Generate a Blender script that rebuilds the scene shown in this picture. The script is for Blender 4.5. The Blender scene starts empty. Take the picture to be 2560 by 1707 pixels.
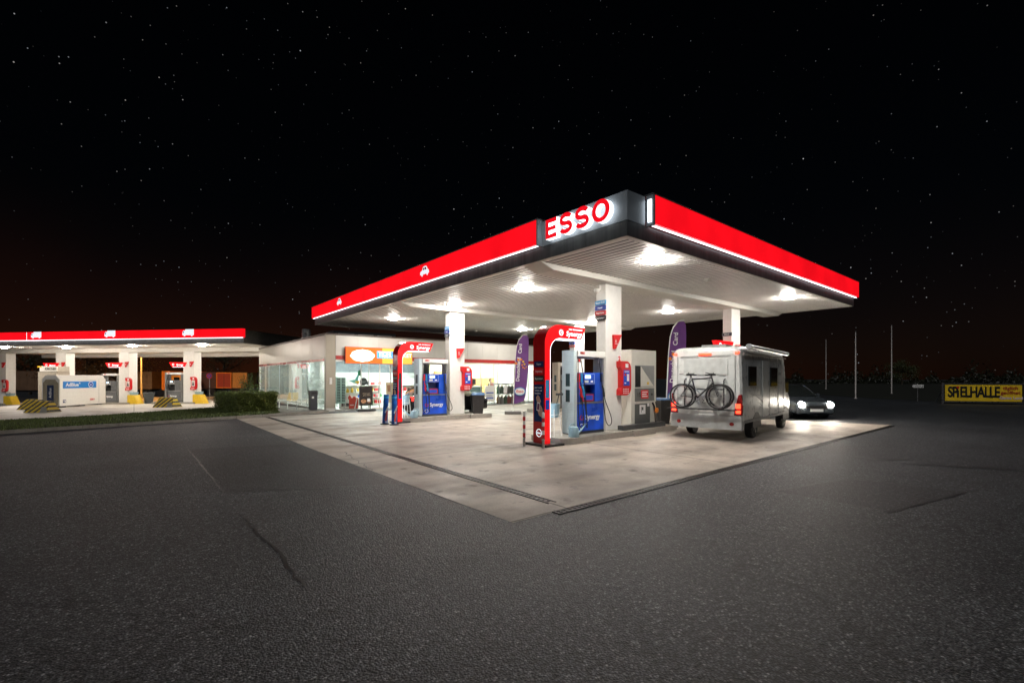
import bpy, bmesh, math, random
from math import radians as R, sin, cos, pi
from mathutils import Vector, Matrix
random.seed(7)
sc = bpy.context.scene
COL = sc.collection

# ------------------------------------------------------------------ camera frame helpers
FPX, HY, CH = 1157.6, 942.0, 1.8
AV = math.atan2(2698 - 1280, FPX)
FW = Vector((cos(AV), sin(AV), 0)); RT = Vector((sin(AV), -cos(AV), 0))
def at(px, d):
    p = FW * d + RT * ((px - 1280) / FPX * d)
    return p.x, p.y
def gz(y):
    return -0.018 * min(max(0.0, y - 24.0), 90.0)

# ------------------------------------------------------------------ materials
MATS = {}
def nodes(name):
    m = bpy.data.materials.new(name); m.use_nodes = True
    nt = m.node_tree; b = nt.nodes['Principled BSDF']
    return m, nt, b
def N(nt, t, **kw):
    n = nt.nodes.new(t)
    for k, v in kw.items():
        setattr(n, k, v)
    return n
def mat(name, col, rough=0.5, metal=0.0, var=0.08, scale=6.0, bump=0.0, bscale=60.0, spec=0.5, dirt=0.0, coat=0.0):
    if name in MATS: return MATS[name]
    m, nt, b = nodes(name); L = nt.links.new
    tc = N(nt, 'ShaderNodeTexCoord')
    nz = N(nt, 'ShaderNodeTexNoise'); nz.inputs['Scale'].default_value = scale; nz.inputs['Detail'].default_value = 6
    L(tc.outputs['Object'], nz.inputs['Vector'])
    mx = N(nt, 'ShaderNodeMix', data_type='RGBA')
    c = Vector(col)
    mx.inputs[6].default_value = (*(c * (1 - var * 1.6)), 1); mx.inputs[7].default_value = (*[min(1, v) for v in (c * (1 + var * 1.2))], 1)
    rr = N(nt, 'ShaderNodeMapRange'); rr.inputs[1].default_value = .3; rr.inputs[2].default_value = .7
    L(nz.outputs['Fac'], rr.inputs[0]); L(rr.outputs[0], mx.inputs[0])
    out = mx.outputs[2]
    if dirt > 0:
        n2 = N(nt, 'ShaderNodeTexNoise'); n2.inputs['Scale'].default_value = scale * 2.7; n2.inputs['Detail'].default_value = 10; n2.inputs['Roughness'].default_value = .7
        L(tc.outputs['Object'], n2.inputs['Vector'])
        r2 = N(nt, 'ShaderNodeMapRange'); r2.inputs[1].default_value = .52; r2.inputs[2].default_value = .75; r2.inputs[4].default_value = dirt
        L(n2.outputs['Fac'], r2.inputs[0])
        m2 = N(nt, 'ShaderNodeMix', data_type='RGBA'); m2.inputs[7].default_value = (*(c * .35 + Vector((.02, .016, .01))), 1)
        L(r2.outputs[0], m2.inputs[0]); L(out, m2.inputs[6]); out = m2.outputs[2]
    L(out, b.inputs['Base Color'])
    b.inputs['Metallic'].default_value = metal
    b.inputs['Specular IOR Level'].default_value = spec
    b.inputs['Coat Weight'].default_value = coat
    r3 = N(nt, 'ShaderNodeMapRange'); r3.inputs[3].default_value = max(0.02, rough - .08); r3.inputs[4].default_value = min(1, rough + .1)
    L(nz.outputs['Fac'], r3.inputs[0]); L(r3.outputs[0], b.inputs['Roughness'])
    if bump > 0:
        nb = N(nt, 'ShaderNodeTexNoise'); nb.inputs['Scale'].default_value = bscale; nb.inputs['Detail'].default_value = 4
        L(tc.outputs['Object'], nb.inputs['Vector'])
        bp = N(nt, 'ShaderNodeBump'); bp.inputs['Strength'].default_value = bump; bp.inputs['Distance'].default_value = .02
        L(nb.outputs['Fac'], bp.inputs['Height']); L(bp.outputs[0], b.inputs['Normal'])
    MATS[name] = m
    return m
def emat(name, col, strength, rough=.3, base=None):
    if name in MATS: return MATS[name]
    m, nt, b = nodes(name)
    b.inputs['Base Color'].default_value = (*(base or [min(.8, v) for v in col]), 1)
    b.inputs['Emission Color'].default_value = (*col, 1); b.inputs['Emission Strength'].default_value = strength
    b.inputs['Roughness'].default_value = rough
    MATS[name] = m
    return m
def panel_emat(name, col, strength, var=.12, scale=.6):
    """internally lit sign face, the tubes behind it slightly uneven"""
    m, nt, b = nodes(name); L = nt.links.new
    tc = N(nt, 'ShaderNodeTexCoord'); nz = N(nt, 'ShaderNodeTexNoise'); nz.inputs['Scale'].default_value = scale; nz.inputs['Detail'].default_value = 2
    L(tc.outputs['Object'], nz.inputs['Vector'])
    r = N(nt, 'ShaderNodeMapRange'); r.inputs[1].default_value = .3; r.inputs[2].default_value = .7
    r.inputs[3].default_value = strength * (1 - var); r.inputs[4].default_value = strength * (1 + var)
    L(nz.outputs['Fac'], r.inputs[0]); L(r.outputs[0], b.inputs['Emission Strength'])
    b.inputs['Base Color'].default_value = (*[v * .7 for v in col], 1)
    b.inputs['Emission Color'].default_value = (*col, 1); b.inputs['Roughness'].default_value = .25
    MATS[name] = m
    return m
def glass(name, tint=(.92, .97, .95), refl=1.0):
    if name in MATS: return MATS[name]
    m = bpy.data.materials.new(name); m.use_nodes = True; nt = m.node_tree; nt.nodes.clear(); L = nt.links.new
    o = N(nt, 'ShaderNodeOutputMaterial'); t = N(nt, 'ShaderNodeBsdfTransparent'); g = N(nt, 'ShaderNodeBsdfGlossy')
    t.inputs[0].default_value = (*tint, 1); g.inputs['Roughness'].default_value = .015
    fr = N(nt, 'ShaderNodeFresnel'); fr.inputs[0].default_value = 1.6
    mu = N(nt, 'ShaderNodeMath', operation='MULTIPLY'); mu.inputs[1].default_value = refl; mu.use_clamp = True
    gb = N(nt, 'ShaderNodeNewGeometry'); iv = N(nt, 'ShaderNodeMath', operation='SUBTRACT'); iv.inputs[0].default_value = 1; L(gb.outputs['Backfacing'], iv.inputs[1])
    m0 = N(nt, 'ShaderNodeMath', operation='MULTIPLY'); L(fr.outputs[0], m0.inputs[0]); L(iv.outputs[0], m0.inputs[1]); L(m0.outputs[0], mu.inputs[0])
    mx = N(nt, 'ShaderNodeMixShader'); L(mu.outputs[0], mx.inputs[0]); L(t.outputs[0], mx.inputs[1]); L(g.outputs[0], mx.inputs[2]); L(mx.outputs[0], o.inputs[0])
    MATS[name] = m
    return m

def asphalt(name='asphalt', k=1.0):
    m, nt, b = nodes(name); L = nt.links.new
    ge = N(nt, 'ShaderNodeNewGeometry')
    vo = N(nt, 'ShaderNodeTexVoronoi'); vo.inputs['Scale'].default_value = 56; L(ge.outputs['Position'], vo.inputs['Vector'])
    v2 = N(nt, 'ShaderNodeTexVoronoi'); v2.inputs['Scale'].default_value = 110; L(ge.outputs['Position'], v2.inputs['Vector'])
    big = N(nt, 'ShaderNodeTexNoise'); big.inputs['Scale'].default_value = .35; big.inputs['Detail'].default_value = 8; big.inputs['Roughness'].default_value = .65
    L(ge.outputs['Position'], big.inputs['Vector'])
    mid = N(nt, 'ShaderNodeTexNoise'); mid.inputs['Scale'].default_value = 18; mid.inputs['Detail'].default_value = 5; L(ge.outputs['Position'], mid.inputs['Vector'])
    sep = N(nt, 'ShaderNodeSeparateColor'); L(vo.outputs['Color'], sep.inputs[0])
    cr = N(nt, 'ShaderNodeValToRGB'); e = cr.color_ramp.elements
    e[0].position = .0; e[0].color = (.036, .040, .046, 1); e[1].position = 1; e[1].color = (.29, .30, .315, 1)
    x = cr.color_ramp.elements.new(.55); x.color = (.070, .078, .088, 1); x = cr.color_ramp.elements.new(.88); x.color = (.118, .128, .140, 1)
    L(sep.outputs[0], cr.inputs[0])
    # tar between stones
    r1 = N(nt, 'ShaderNodeMapRange'); r1.inputs[1].default_value = .3; r1.inputs[2].default_value = .62; r1.inputs[3].default_value = 1; r1.inputs[4].default_value = .28
    L(vo.outputs['Distance'], r1.inputs[0])
    r2 = N(nt, 'ShaderNodeMapRange'); r2.inputs[1].default_value = .3; r2.inputs[2].default_value = .7; r2.inputs[3].default_value = .62 * k; r2.inputs[4].default_value = 1.4 * k
    L(big.outputs['Fac'], r2.inputs[0])
    r3 = N(nt, 'ShaderNodeMapRange'); r3.inputs[1].default_value = .35; r3.inputs[2].default_value = .65; r3.inputs[3].default_value = .5; r3.inputs[4].default_value = 1.5
    L(mid.outputs['Fac'], r3.inputs[0])
    a = N(nt, 'ShaderNodeMath', operation='MULTIPLY'); L(r1.outputs[0], a.inputs[0]); L(r2.outputs[0], a.inputs[1])
    c = N(nt, 'ShaderNodeMath', operation='MULTIPLY'); L(a.outputs[0], c.inputs[0]); L(r3.outputs[0], c.inputs[1])
    vm = N(nt, 'ShaderNodeVectorMath', operation='SCALE'); L(cr.outputs[0], vm.inputs[0]); L(c.outputs[0], vm.inputs['Scale'])
    # older resurfaced patch borders and cracks
    wv = N(nt, 'ShaderNodeTexNoise'); wv.inputs['Scale'].default_value = 2.2; wv.inputs['Detail'].default_value = 6; L(ge.outputs['Position'], wv.inputs['Vector'])
    mxv = N(nt, 'ShaderNodeVectorMath', operation='MULTIPLY_ADD'); mxv.inputs[1].default_value = (.9, .9, .9)
    L(wv.outputs['Color'], mxv.inputs[0]); L(ge.outputs['Position'], mxv.inputs[2])
    ck = N(nt, 'ShaderNodeTexVoronoi', feature='DISTANCE_TO_EDGE'); ck.inputs['Scale'].default_value = .16; L(mxv.outputs[0], ck.inputs['Vector'])
    rc = N(nt, 'ShaderNodeMapRange'); rc.inputs[1].default_value = .0008; rc.inputs[2].default_value = .0035; rc.inputs[3].default_value = .35; rc.inputs[4].default_value = 1
    L(ck.outputs['Distance'], rc.inputs[0])
    v3 = N(nt, 'ShaderNodeVectorMath', operation='SCALE'); L(vm.outputs[0], v3.inputs[0]); L(rc.outputs[0], v3.inputs['Scale'])
    L(v3.outputs[0], b.inputs['Base Color'])
    b.inputs['Roughness'].default_value = .58; b.inputs['Specular IOR Level'].default_value = .45
    h = N(nt, 'ShaderNodeMath', operation='MULTIPLY_ADD'); h.inputs[1].default_value = .5; L(v2.outputs['Distance'], h.inputs[0]); L(vo.outputs['Distance'], h.inputs[2])
    bp = N(nt, 'ShaderNodeBump', invert=True); bp.inputs['Strength'].default_value = .9; bp.inputs['Distance'].default_value = .008
    L(h.outputs[0], bp.inputs['Height']); L(bp.outputs[0], b.inputs['Normal'])
    return m
def concrete(name, base, joint=(5.0, 5.0), off=(4.6, 4.45), stain=.85):
    m, nt, b = nodes(name); L = nt.links.new
    ge = N(nt, 'ShaderNodeNewGeometry')
    def noise(s, d=8, ro=.6, sx=1.0):
        n = N(nt, 'ShaderNodeTexNoise'); n.inputs['Scale'].default_value = s; n.inputs['Detail'].default_value = d; n.inputs['Roughness'].default_value = ro
        if sx != 1:
            mp = N(nt, 'ShaderNodeMapping'); mp.inputs['Scale'].default_value = (sx, 1, 1); L(ge.outputs['Position'], mp.inputs[0]); L(mp.outputs[0], n.inputs['Vector'])
        else: L(ge.outputs['Position'], n.inputs['Vector'])
        return n
    def rng(s, a0, a1, o0, o1):
        r = N(nt, 'ShaderNodeMapRange'); r.inputs[1].default_value = a0; r.inputs[2].default_value = a1; r.inputs[3].default_value = o0; r.inputs[4].default_value = o1
        L(s, r.inputs[0]); return r.outputs[0]
    def mul(a, c):
        k = N(nt, 'ShaderNodeMath', operation='MULTIPLY'); L(a, k.inputs[0]); L(c, k.inputs[1]); return k.outputs[0]
    s = mul(rng(noise(.45, 9).outputs['Fac'], .35, .68, 1.12, 1 - .34 * stain), rng(noise(1.6, 10, .75, .4).outputs['Fac'], .45, .72, 1.05, 1 - .36 * stain))
    s = mul(s, rng(noise(40, 3).outputs['Fac'], .3, .7, .88, 1.1))
    s = mul(s, rng(noise(5, 6, .7).outputs['Fac'], .62, .7, 1, 1 - .35 * stain))
    for vs, r0, r1, dk in ((.55, .10, .34, .45), (1.9, .05, .22, .6)):
        dn = noise(3.5, 5); av = N(nt, 'ShaderNodeVectorMath', operation='MULTIPLY_ADD'); av.inputs[1].default_value = (.5, .5, .5); L(dn.outputs['Color'], av.inputs[0]); L(ge.outputs['Position'], av.inputs[2])
        vo = N(nt, 'ShaderNodeTexVoronoi'); vo.inputs['Scale'].default_value = vs; L(av.outputs[0], vo.inputs['Vector'])
        s = mul(s, rng(vo.outputs['Distance'], r0, r1, 1 - dk * stain, 1))
    # tyre sweeps along the lanes
    wv = N(nt, 'ShaderNodeTexWave', bands_direction='Y'); wv.inputs['Scale'].default_value = .30; wv.inputs['Distortion'].default_value = 2.2; wv.inputs['Detail'].default_value = 3; wv.inputs['Detail Scale'].default_value = .5; L(ge.outputs['Position'], wv.inputs['Vector'])
    s = mul(s, rng(wv.outputs['Fac'], .55, .95, 1, 1 - .13 * stain))
    sx = N(nt, 'ShaderNodeSeparateXYZ'); L(ge.outputs['Position'], sx.inputs[0])
    for ax, (p, o) in enumerate(zip(joint, off)):
        q = N(nt, 'ShaderNodeMath', operation='SUBTRACT'); L(sx.outputs[ax], q.inputs[0]); q.inputs[1].default_value = o - p / 2 + 100 * p * 0
        w = N(nt, 'ShaderNodeMath', operation='FLOORED_MODULO'); L(q.outputs[0], w.inputs[0]); w.inputs[1].default_value = p
        d = N(nt, 'ShaderNodeMath', operation='SUBTRACT'); L(w.outputs[0], d.inputs[0]); d.inputs[1].default_value = p / 2
        ab = N(nt, 'ShaderNodeMath', operation='ABSOLUTE'); L(d.outputs[0], ab.inputs[0])
        s = mul(s, rng(ab.outputs[0], .010, .026, .25, 1))
    vm = N(nt, 'ShaderNodeVectorMath', operation='SCALE'); vm.inputs[0].default_value = base; L(s, vm.inputs['Scale'])
    L(vm.outputs[0], b.inputs['Base Color'])
    L(rng(noise(.9, 6).outputs['Fac'], .35, .65, .42, .75), b.inputs['Roughness'])
    b.inputs['Specular IOR Level'].default_value = .4
    bp = N(nt, 'ShaderNodeBump'); bp.inputs['Strength'].default_value = .25; bp.inputs['Distance'].default_value = .006
    L(noise(90, 3).outputs['Fac'], bp.inputs['Height']); L(bp.outputs[0], b.inputs['Normal'])
    return m
def striped(name, ca, cb, width=.16, ang=45):
    m, nt, b = nodes(name); L = nt.links.new
    tc = N(nt, 'ShaderNodeTexCoord'); sx = N(nt, 'ShaderNodeSeparateXYZ'); L(tc.outputs['Object'], sx.inputs[0])
    ad = N(nt, 'ShaderNodeMath', operation='SUBTRACT'); L(sx.outputs[0], ad.inputs[0]); L(sx.outputs[2], ad.inputs[1])
    mo = N(nt, 'ShaderNodeMath', operation='FLOORED_MODULO'); mo.inputs[1].default_value = width * 2; L(ad.outputs[0], mo.inputs[0])
    gt = N(nt, 'ShaderNodeMath', operation='GREATER_THAN'); gt.inputs[1].default_value = width * 1.1; L(mo.outputs[0], gt.inputs[0])
    mx = N(nt, 'ShaderNodeMix', data_type='RGBA'); mx.inputs[6].default_value = (*ca, 1); mx.inputs[7].default_value = (*cb, 1); L(gt.outputs[0], mx.inputs[0])
    nz = N(nt, 'ShaderNodeTexNoise'); nz.inputs['Scale'].default_value = 9; nz.inputs['Detail'].default_value = 8; L(tc.outputs['Object'], nz.inputs['Vector'])
    r = N(nt, 'ShaderNodeMapRange'); r.inputs[1].default_value = .56; r.inputs[2].default_value = .66; r.inputs[4].default_value = .75; L(nz.outputs['Fac'], r.inputs[0])
    m2 = N(nt, 'ShaderNodeMix', data_type='RGBA'); m2.inputs[7].default_value = (.12, .11, .09, 1); L(r.outputs[0], m2.inputs[0]); L(mx.outputs[2], m2.inputs[6])
    L(m2.outputs[2], b.inputs['Base Color']); b.inputs['Roughness'].default_value = .6
    MATS[name] = m
    return m
def ribbed(name, col, axis=2, pitch=.05, rough=.4, metal=.0, depth=.5):
    m = mat(name, col, rough, metal, .05); nt = m.node_tree; L = nt.links.new; b = nt.nodes['Principled BSDF']
    tc = N(nt, 'ShaderNodeTexCoord'); wv = N(nt, 'ShaderNodeSeparateXYZ'); L(tc.outputs['Object'], wv.inputs[0])
    mo = N(nt, 'ShaderNodeMath', operation='PINGPONG'); mo.inputs[1].default_value = pitch / 2; L(wv.outputs[axis], mo.inputs[0])
    r = N(nt, 'ShaderNodeMapRange'); r.inputs[1].default_value = 0; r.inputs[2].default_value = pitch * .12; L(mo.outputs[0], r.inputs[0])
    bp = N(nt, 'ShaderNodeBump'); bp.inputs['Strength'].default_value = depth; bp.inputs['Distance'].default_value = .01
    L(r.outputs[0], bp.inputs['Height']); L(bp.outputs[0], b.inputs['Normal'])
    return m
def leafmat(name, col, var=.5):
    m, nt, b = nodes(name); L = nt.links.new
    ge = N(nt, 'ShaderNodeNewGeometry'); cr = N(nt, 'ShaderNodeValToRGB'); c = Vector(col)
    cr.color_ramp.elements[0].color = (*(c * (1 - var)), 1); cr.color_ramp.elements[1].color = (*(c * (1 + var)), 1)
    L(ge.outputs['Random Per Island'], cr.inputs[0]); L(cr.outputs[0], b.inputs['Base Color'])
    b.inputs['Roughness'].default_value = .5; b.inputs['Subsurface Weight'].default_value = 0
    MATS[name] = m
    return m

# ------------------------------------------------------------------ mesh builder
class MB:
    def __init__(s): s.bm = bmesh.new(); s.mi = 0
    def _tag(s, fs):
        for f in fs: f.material_index = s.mi
    def box(s, x0, x1, y0, y1, z0, z1, mi=None):
        i = s.mi if mi is None else mi
        v = [s.bm.verts.new(p) for p in ((x0,y0,z0),(x1,y0,z0),(x1,y1,z0),(x0,y1,z0),(x0,y0,z1),(x1,y0,z1),(x1,y1,z1),(x0,y1,z1))]
        for q in ((3,2,1,0),(4,5,6,7),(0,1,5,4),(1,2,6,5),(2,3,7,6),(3,0,4,7)):
            f = s.bm.faces.new([v[k] for k in q]); f.material_index = i
        return s
    def frustum(s, b, t, z0, z1, mi=None):   # b,t = (x0,x1,y0,y1)
        i = s.mi if mi is None else mi
        v = [s.bm.verts.new(p) for p in ((b[0],b[2],z0),(b[1],b[2],z0),(b[1],b[3],z0),(b[0],b[3],z0),(t[0],t[2],z1),(t[1],t[2],z1),(t[1],t[3],z1),(t[0],t[3],z1))]
        for q in ((3,2,1,0),(4,5,6,7),(0,1,5,4),(1,2,6,5),(2,3,7,6),(3,0,4,7)):
            f = s.bm.faces.new([v[k] for k in q]); f.material_index = i
        return s
    def prism(s, pts, plane, t0, t1, mi=None):
        i = s.mi if mi is None else mi
        def P(p, t):
            return {'xz': (p[0], t, p[1]), 'yz': (t, p[0], p[1]), 'xy': (p[0], p[1], t)}[plane]
        a = [s.bm.verts.new(P(p, t0)) for p in pts]; b = [s.bm.verts.new(P(p, t1)) for p in pts]
        n = len(pts); fs = [s.bm.faces.new(a), s.bm.faces.new(b)]
        for k in range(n): fs.append(s.bm.faces.new((a[k], a[(k+1)%n], b[(k+1)%n], b[k])))
        for f in fs: f.material_index = i
        bmesh.ops.recalc_face_normals(s.bm, faces=fs)
        return s
    def tube(s, path, r, n=8, mi=None, r1=None, cap=True):
        i = s.mi if mi is None else mi
        path = [Vector(p) for p in path]; rings = []; m = len(path)
        up = Vector((0, 0, 1)); prev = None
        for k, p in enumerate(path):
            d = (path[min(k+1, m-1)] - path[max(k-1, 0)]).normalized()
            ref = prev if prev is not None else (Vector((1, 0, 0)) if abs(d.z) > .9 else up)
            a = d.cross(ref)
            if a.length < 1e-4: a = d.cross(Vector((0, 1, 0)))
            a.normalize(); b = a.cross(d).normalized(); prev = b
            rr = r if r1 is None else r + (r1 - r) * k / (m - 1)
            rings.append([s.bm.verts.new(p + (a * cos(2*pi*j/n) + b * sin(2*pi*j/n)) * rr) for j in range(n)])
        fs = []
        for k in range(m - 1):
            for j in range(n): fs.append(s.bm.faces.new((rings[k][j], rings[k][(j+1)%n], rings[k+1][(j+1)%n], rings[k+1][j])))
        if cap: fs.append(s.bm.faces.new(rings[0][::-1])); fs.append(s.bm.faces.new(rings[-1]))
        for f in fs: f.material_index = i
        bmesh.ops.recalc_face_normals(s.bm, faces=fs)
        return s
    def lathe(s, prof, c=(0,0,0), n=24, mi=None, axis='z'):
        i = s.mi if mi is None else mi; rings = []
        for (r, z) in prof:
            ring = []
            for j in range(n):
                x, y = max(r, 1e-4) * cos(2*pi*j/n), max(r, 1e-4) * sin(2*pi*j/n)
                p = (x, y, z) if axis == 'z' else ((x, z, y) if axis == 'y' else (z, x, y))
                ring.append(s.bm.verts.new(Vector(p) + Vector(c)))
            rings.append(ring)
        fs = []
        for k in range(len(rings) - 1):
            for j in range(n): fs.append(s.bm.faces.new((rings[k][j], rings[k][(j+1)%n], rings[k+1][(j+1)%n], rings[k+1][j])))
        fs.append(s.bm.faces.new(rings[0])); fs.append(s.bm.faces.new(rings[-1]))
        for f in fs: f.material_index = i
        bmesh.ops.recalc_face_normals(s.bm, faces=fs)
        return s
    def torus(s, c, R0, r, axis='y', n=28, m=8, mi=None):
        i = s.mi if mi is None else mi; rings = []
        for a in range(n):
            A = 2*pi*a/n; ring = []
            for k in range(m):
                B = 2*pi*k/m; rad = R0 + r*cos(B); h = r*sin(B)
                p = (rad*cos(A), h, rad*sin(A)) if axis == 'y' else ((h, rad*cos(A), rad*sin(A)) if axis == 'x' else (rad*cos(A), rad*sin(A), h))
                ring.append(s.bm.verts.new(Vector(p) + Vector(c)))
            rings.append(ring)
        fs = []
        for a in range(n):
            for k in range(m): fs.append(s.bm.faces.new((rings[a][k], rings[(a+1)%n][k], rings[(a+1)%n][(k+1)%m], rings[a][(k+1)%m])))
        for f in fs: f.material_index = i
        bmesh.ops.recalc_face_normals(s.bm, faces=fs)
        return s
    def quad(s, pts, mi=None):
        f = s.bm.faces.new([s.bm.verts.new(p) for p in pts]); f.material_index = s.mi if mi is None else mi
        return s
    def build(s, name, m, parent=None, bevel=0, seg=2, smooth=False, loc=None, rotz=None):
        if bevel:
            es = [e for e in s.bm.edges if len(e.link_faces) == 2 and e.calc_face_angle(0) > .5]
            bmesh.ops.bevel(s.bm, geom=es, offset=bevel, segments=seg, affect='EDGES', clamp_overlap=True)
        me = bpy.data.meshes.new(name); s.bm.to_mesh(me); s.bm.free()
        for x in (m if isinstance(m, (list, tuple)) else [m]): me.materials.append(x)
        if smooth:
            for p in me.polygons: p.use_smooth = True
            me.set_sharp_from_angle(angle=.7)
        o = bpy.data.objects.new(name, me); COL.objects.link(o)
        if parent: o.parent = parent
        if loc: o.location = loc
        if rotz is not None: o.rotation_euler = (0, 0, rotz)
        return o
def thing(name, label, cat, loc=(0, 0, 0), rotz=0, group=None):
    o = bpy.data.objects.new(name, None); COL.objects.link(o); o.location = loc; o.rotation_euler = (0, 0, rotz)
    o['label'] = label; o['category'] = cat
    if group: o['group'] = group
    return o
def tag(o, label, cat, group=None):
    o['label'] = label; o['category'] = cat
    if group: o['group'] = group
    return o
def struct(o): o['kind'] = 'structure'; return o
def kids(o): return [c for c in o.children]
def copy_tree(o, parent=None):
    c = o.copy(); COL.objects.link(c)
    if parent: c.parent = parent
    for ch in kids(o): copy_tree(ch, c)
    return c
def dup(root, loc, rotz, label, group=None):
    r = copy_tree(root); r.location = loc; r.rotation_euler = (0, 0, rotz); r['label'] = label
    if group: r['group'] = group
    return r
_TX = {}
def text(s, size, m, parent, loc, rotz=0, ext=.004, bold=0.0, name='lettering', align='CENTER', shear=0, spacing=1.0, rot=None, sx=1.0):
    key = (s, size, ext, bold, align, shear, spacing)
    if key not in _TX:
        cu = bpy.data.curves.new('lettering_curve', 'FONT'); cu.body = s; cu.size = size; cu.extrude = ext; cu.offset = bold
        cu.align_x = align; cu.align_y = 'CENTER'; cu.shear = shear; cu.space_character = spacing; cu.resolution_u = 6
        t = bpy.data.objects.new('lettering_source', cu); COL.objects.link(t)
        dg = bpy.context.evaluated_depsgraph_get(); dg.update()
        _TX[key] = bpy.data.meshes.new_from_object(t.evaluated_get(dg))
        bpy.data.objects.remove(t); bpy.data.curves.remove(cu)
    me = _TX[key].copy(); me.materials.clear()
    for x in (m if isinstance(m, (list, tuple)) else [m]): me.materials.append(x)
    if isinstance(m, (list, tuple)):
        for p in me.polygons: p.material_index = 0 if p.normal.z > .7 else 1
    o = bpy.data.objects.new(name, me); COL.objects.link(o); o.parent = parent; o.location = loc
    o.rotation_euler = rot if rot else (pi/2, 0, rotz); o.scale = (sx, 1, 1)
    return o
def arc(cx, cz, r, a0, a1, n=8):
    return [(cx + r*cos(R(a0 + (a1-a0)*k/n)), cz + r*sin(R(a0 + (a1-a0)*k/n))) for k in range(n+1)]

# ------------------------------------------------------------------ palette
WHITE = mat('white_paint', (.78, .77, .74), .42, var=.03, dirt=.12)
WARMW = mat('warm_white_metal', (.68, .66, .61), .4, var=.03, dirt=.1)
CREAM = mat('cream_cabinet', (.62, .60, .54), .45, var=.03, dirt=.1)
GREYM = mat('grey_metal', (.30, .31, .31), .4, .6, .06)
DGREY = mat('dark_grey', (.06, .063, .066), .45, var=.1)
BLACK = mat('black_plastic', (.015, .015, .016), .45, var=.2)
RUBBER = mat('black_rubber', (.012, .012, .012), .6, var=.2)
STEEL = mat('steel', (.55, .56, .57), .28, 1.0, .05)
REDP = mat('red_paint', (.62, .012, .014), .35, var=.05)
BLUEP = mat('pump_blue', (.007, .075, .55), .3, var=.12, scale=3)
DBLUE = mat('dark_blue', (.008, .02, .11), .3, var=.15)
CYAN = mat('cyan_paint', (.03, .30, .62), .35, var=.05)
PALEB = mat('pale_blue_plastic', (.30, .45, .52), .4, var=.06)
YELLOW = mat('yellow_paint', (.72, .46, .02), .45, var=.08, dirt=.3)
ORANGE = mat('orange_paint', (.75, .22, .02), .45, var=.05)
GREENP = mat('green_paint', (.03, .25, .12), .4)
SKIN = mat('skin', (.50, .30, .22), .55, var=.04)
WOOD = mat('wood_panel', (.45, .24, .09), .45, var=.12, scale=4)
LETW = mat('letter_white', (.85, .85, .85), .4, var=.01)
LETR = mat('letter_red', (.60, .02, .02), .4, var=.01)
LETB = mat('letter_black', (.01, .01, .01), .5, var=.05)
LETBL = mat('letter_blue', (.02, .08, .40), .4, var=.02)
CONC_B = mat('kerb_concrete', (.30, .28, .24), .8, var=.12, scale=4, bump=.3, dirt=.5)
ISL = mat('island_steel', (.40, .37, .33), .45, .35, .08, dirt=.35)
REDE = panel_emat('red_lit_panel', (1.0, .0045, .012), .93, .14, .9)
REDE2 = panel_emat('red_lit_face', (1.0, .008, .012), .62, .10, 1.2)
LEDW = emat('white_light_strip', (.86, .93, 1.0), 2.3)
SYMW = emat('white_lit_symbol', (.80, .86, .95), .95)
LAMP = emat('canopy_lamp_lens', (1.0, .945, .865), 430.0)
LAMP2 = emat('truck_lamp_lens', (1.0, .90, .78), 360.0)
SHOPL = emat('shop_ceiling_lamp', (.92, 1.0, .97), 115.0)
SCREEN = emat('lit_screen', (.55, .75, 1.0), 1.6)

# ------------------------------------------------------------------ ground
ASPH = asphalt()
CONC = concrete('forecourt_concrete', (.45, .395, .335))
CONC2 = concrete('truck_forecourt_concrete', (.50, .46, .40), (6, 6), (0, 0), .35)
b = MB(); ys = [-300, 24, 114, 600]
for y0, y1 in zip(ys, ys[1:]): b.quad(((-500, y0, gz(y0)), (700, y0, gz(y0)), (700, y1, gz(y1)), (-500, y1, gz(y1))))
bmesh.ops.remove_doubles(b.bm, verts=b.bm.verts, dist=.001)
struct(b.build('road_ground', ASPH))
def sheet(name, pts, dz, m):
    b = MB(); b.quad([(x, y, gz(y) + dz) for x, y in pts]); return struct(b.build(name, m))
sheet('forecourt_concrete', [(3.62, 4.42), (21.9, 4.42), (21.0, 7.4), (20.6, 10.5), (24.5, 11), (27, 24), (3.42, 23.0), (3.45, 12)], .004, CONC)
# drainage channels: frame bars and grating
GRATE = mat('iron_grating', (.035, .033, .03), .5, .6, .2)
def drain(name, p, q, w):
    p = Vector((*p, 0)); q = Vector((*q, 0)); d = (q - p); L = d.length; d.normalize(); n = Vector((-d.y, d.x, 0))
    b = MB()
    def bar(a0, a1, o0, o1, z0, z1):
        c = [p + d*a0 + n*o0, p + d*a1 + n*o0, p + d*a1 + n*o1, p + d*a0 + n*o1]
        lo = [b.bm.verts.new((v.x, v.y, z0)) for v in c]; hi = [b.bm.verts.new((v.x, v.y, z1)) for v in c]
        b.bm.faces.new(hi)
        for k in range(4): b.bm.faces.new((lo[k], lo[(k+1)%4], hi[(k+1)%4], hi[k]))
    bar(0, L, -w/2, -w/2 + .02, .002, .014); bar(0, L, w/2 - .02, w/2, .002, .014)
    for k in range(int(L / .09)):
        bar(k*.09 + .01, k*.09 + .06, -w/2 + .022, w/2 - .022, .002, .012)
    return struct(b.build(name, GRATE))
drain('drainage_channel', (4.62, 22.9), (4.62, 4.75), .16)
drain('drainage_channel', (4.3, 4.36), (21.6, 4.36), .14)

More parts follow.
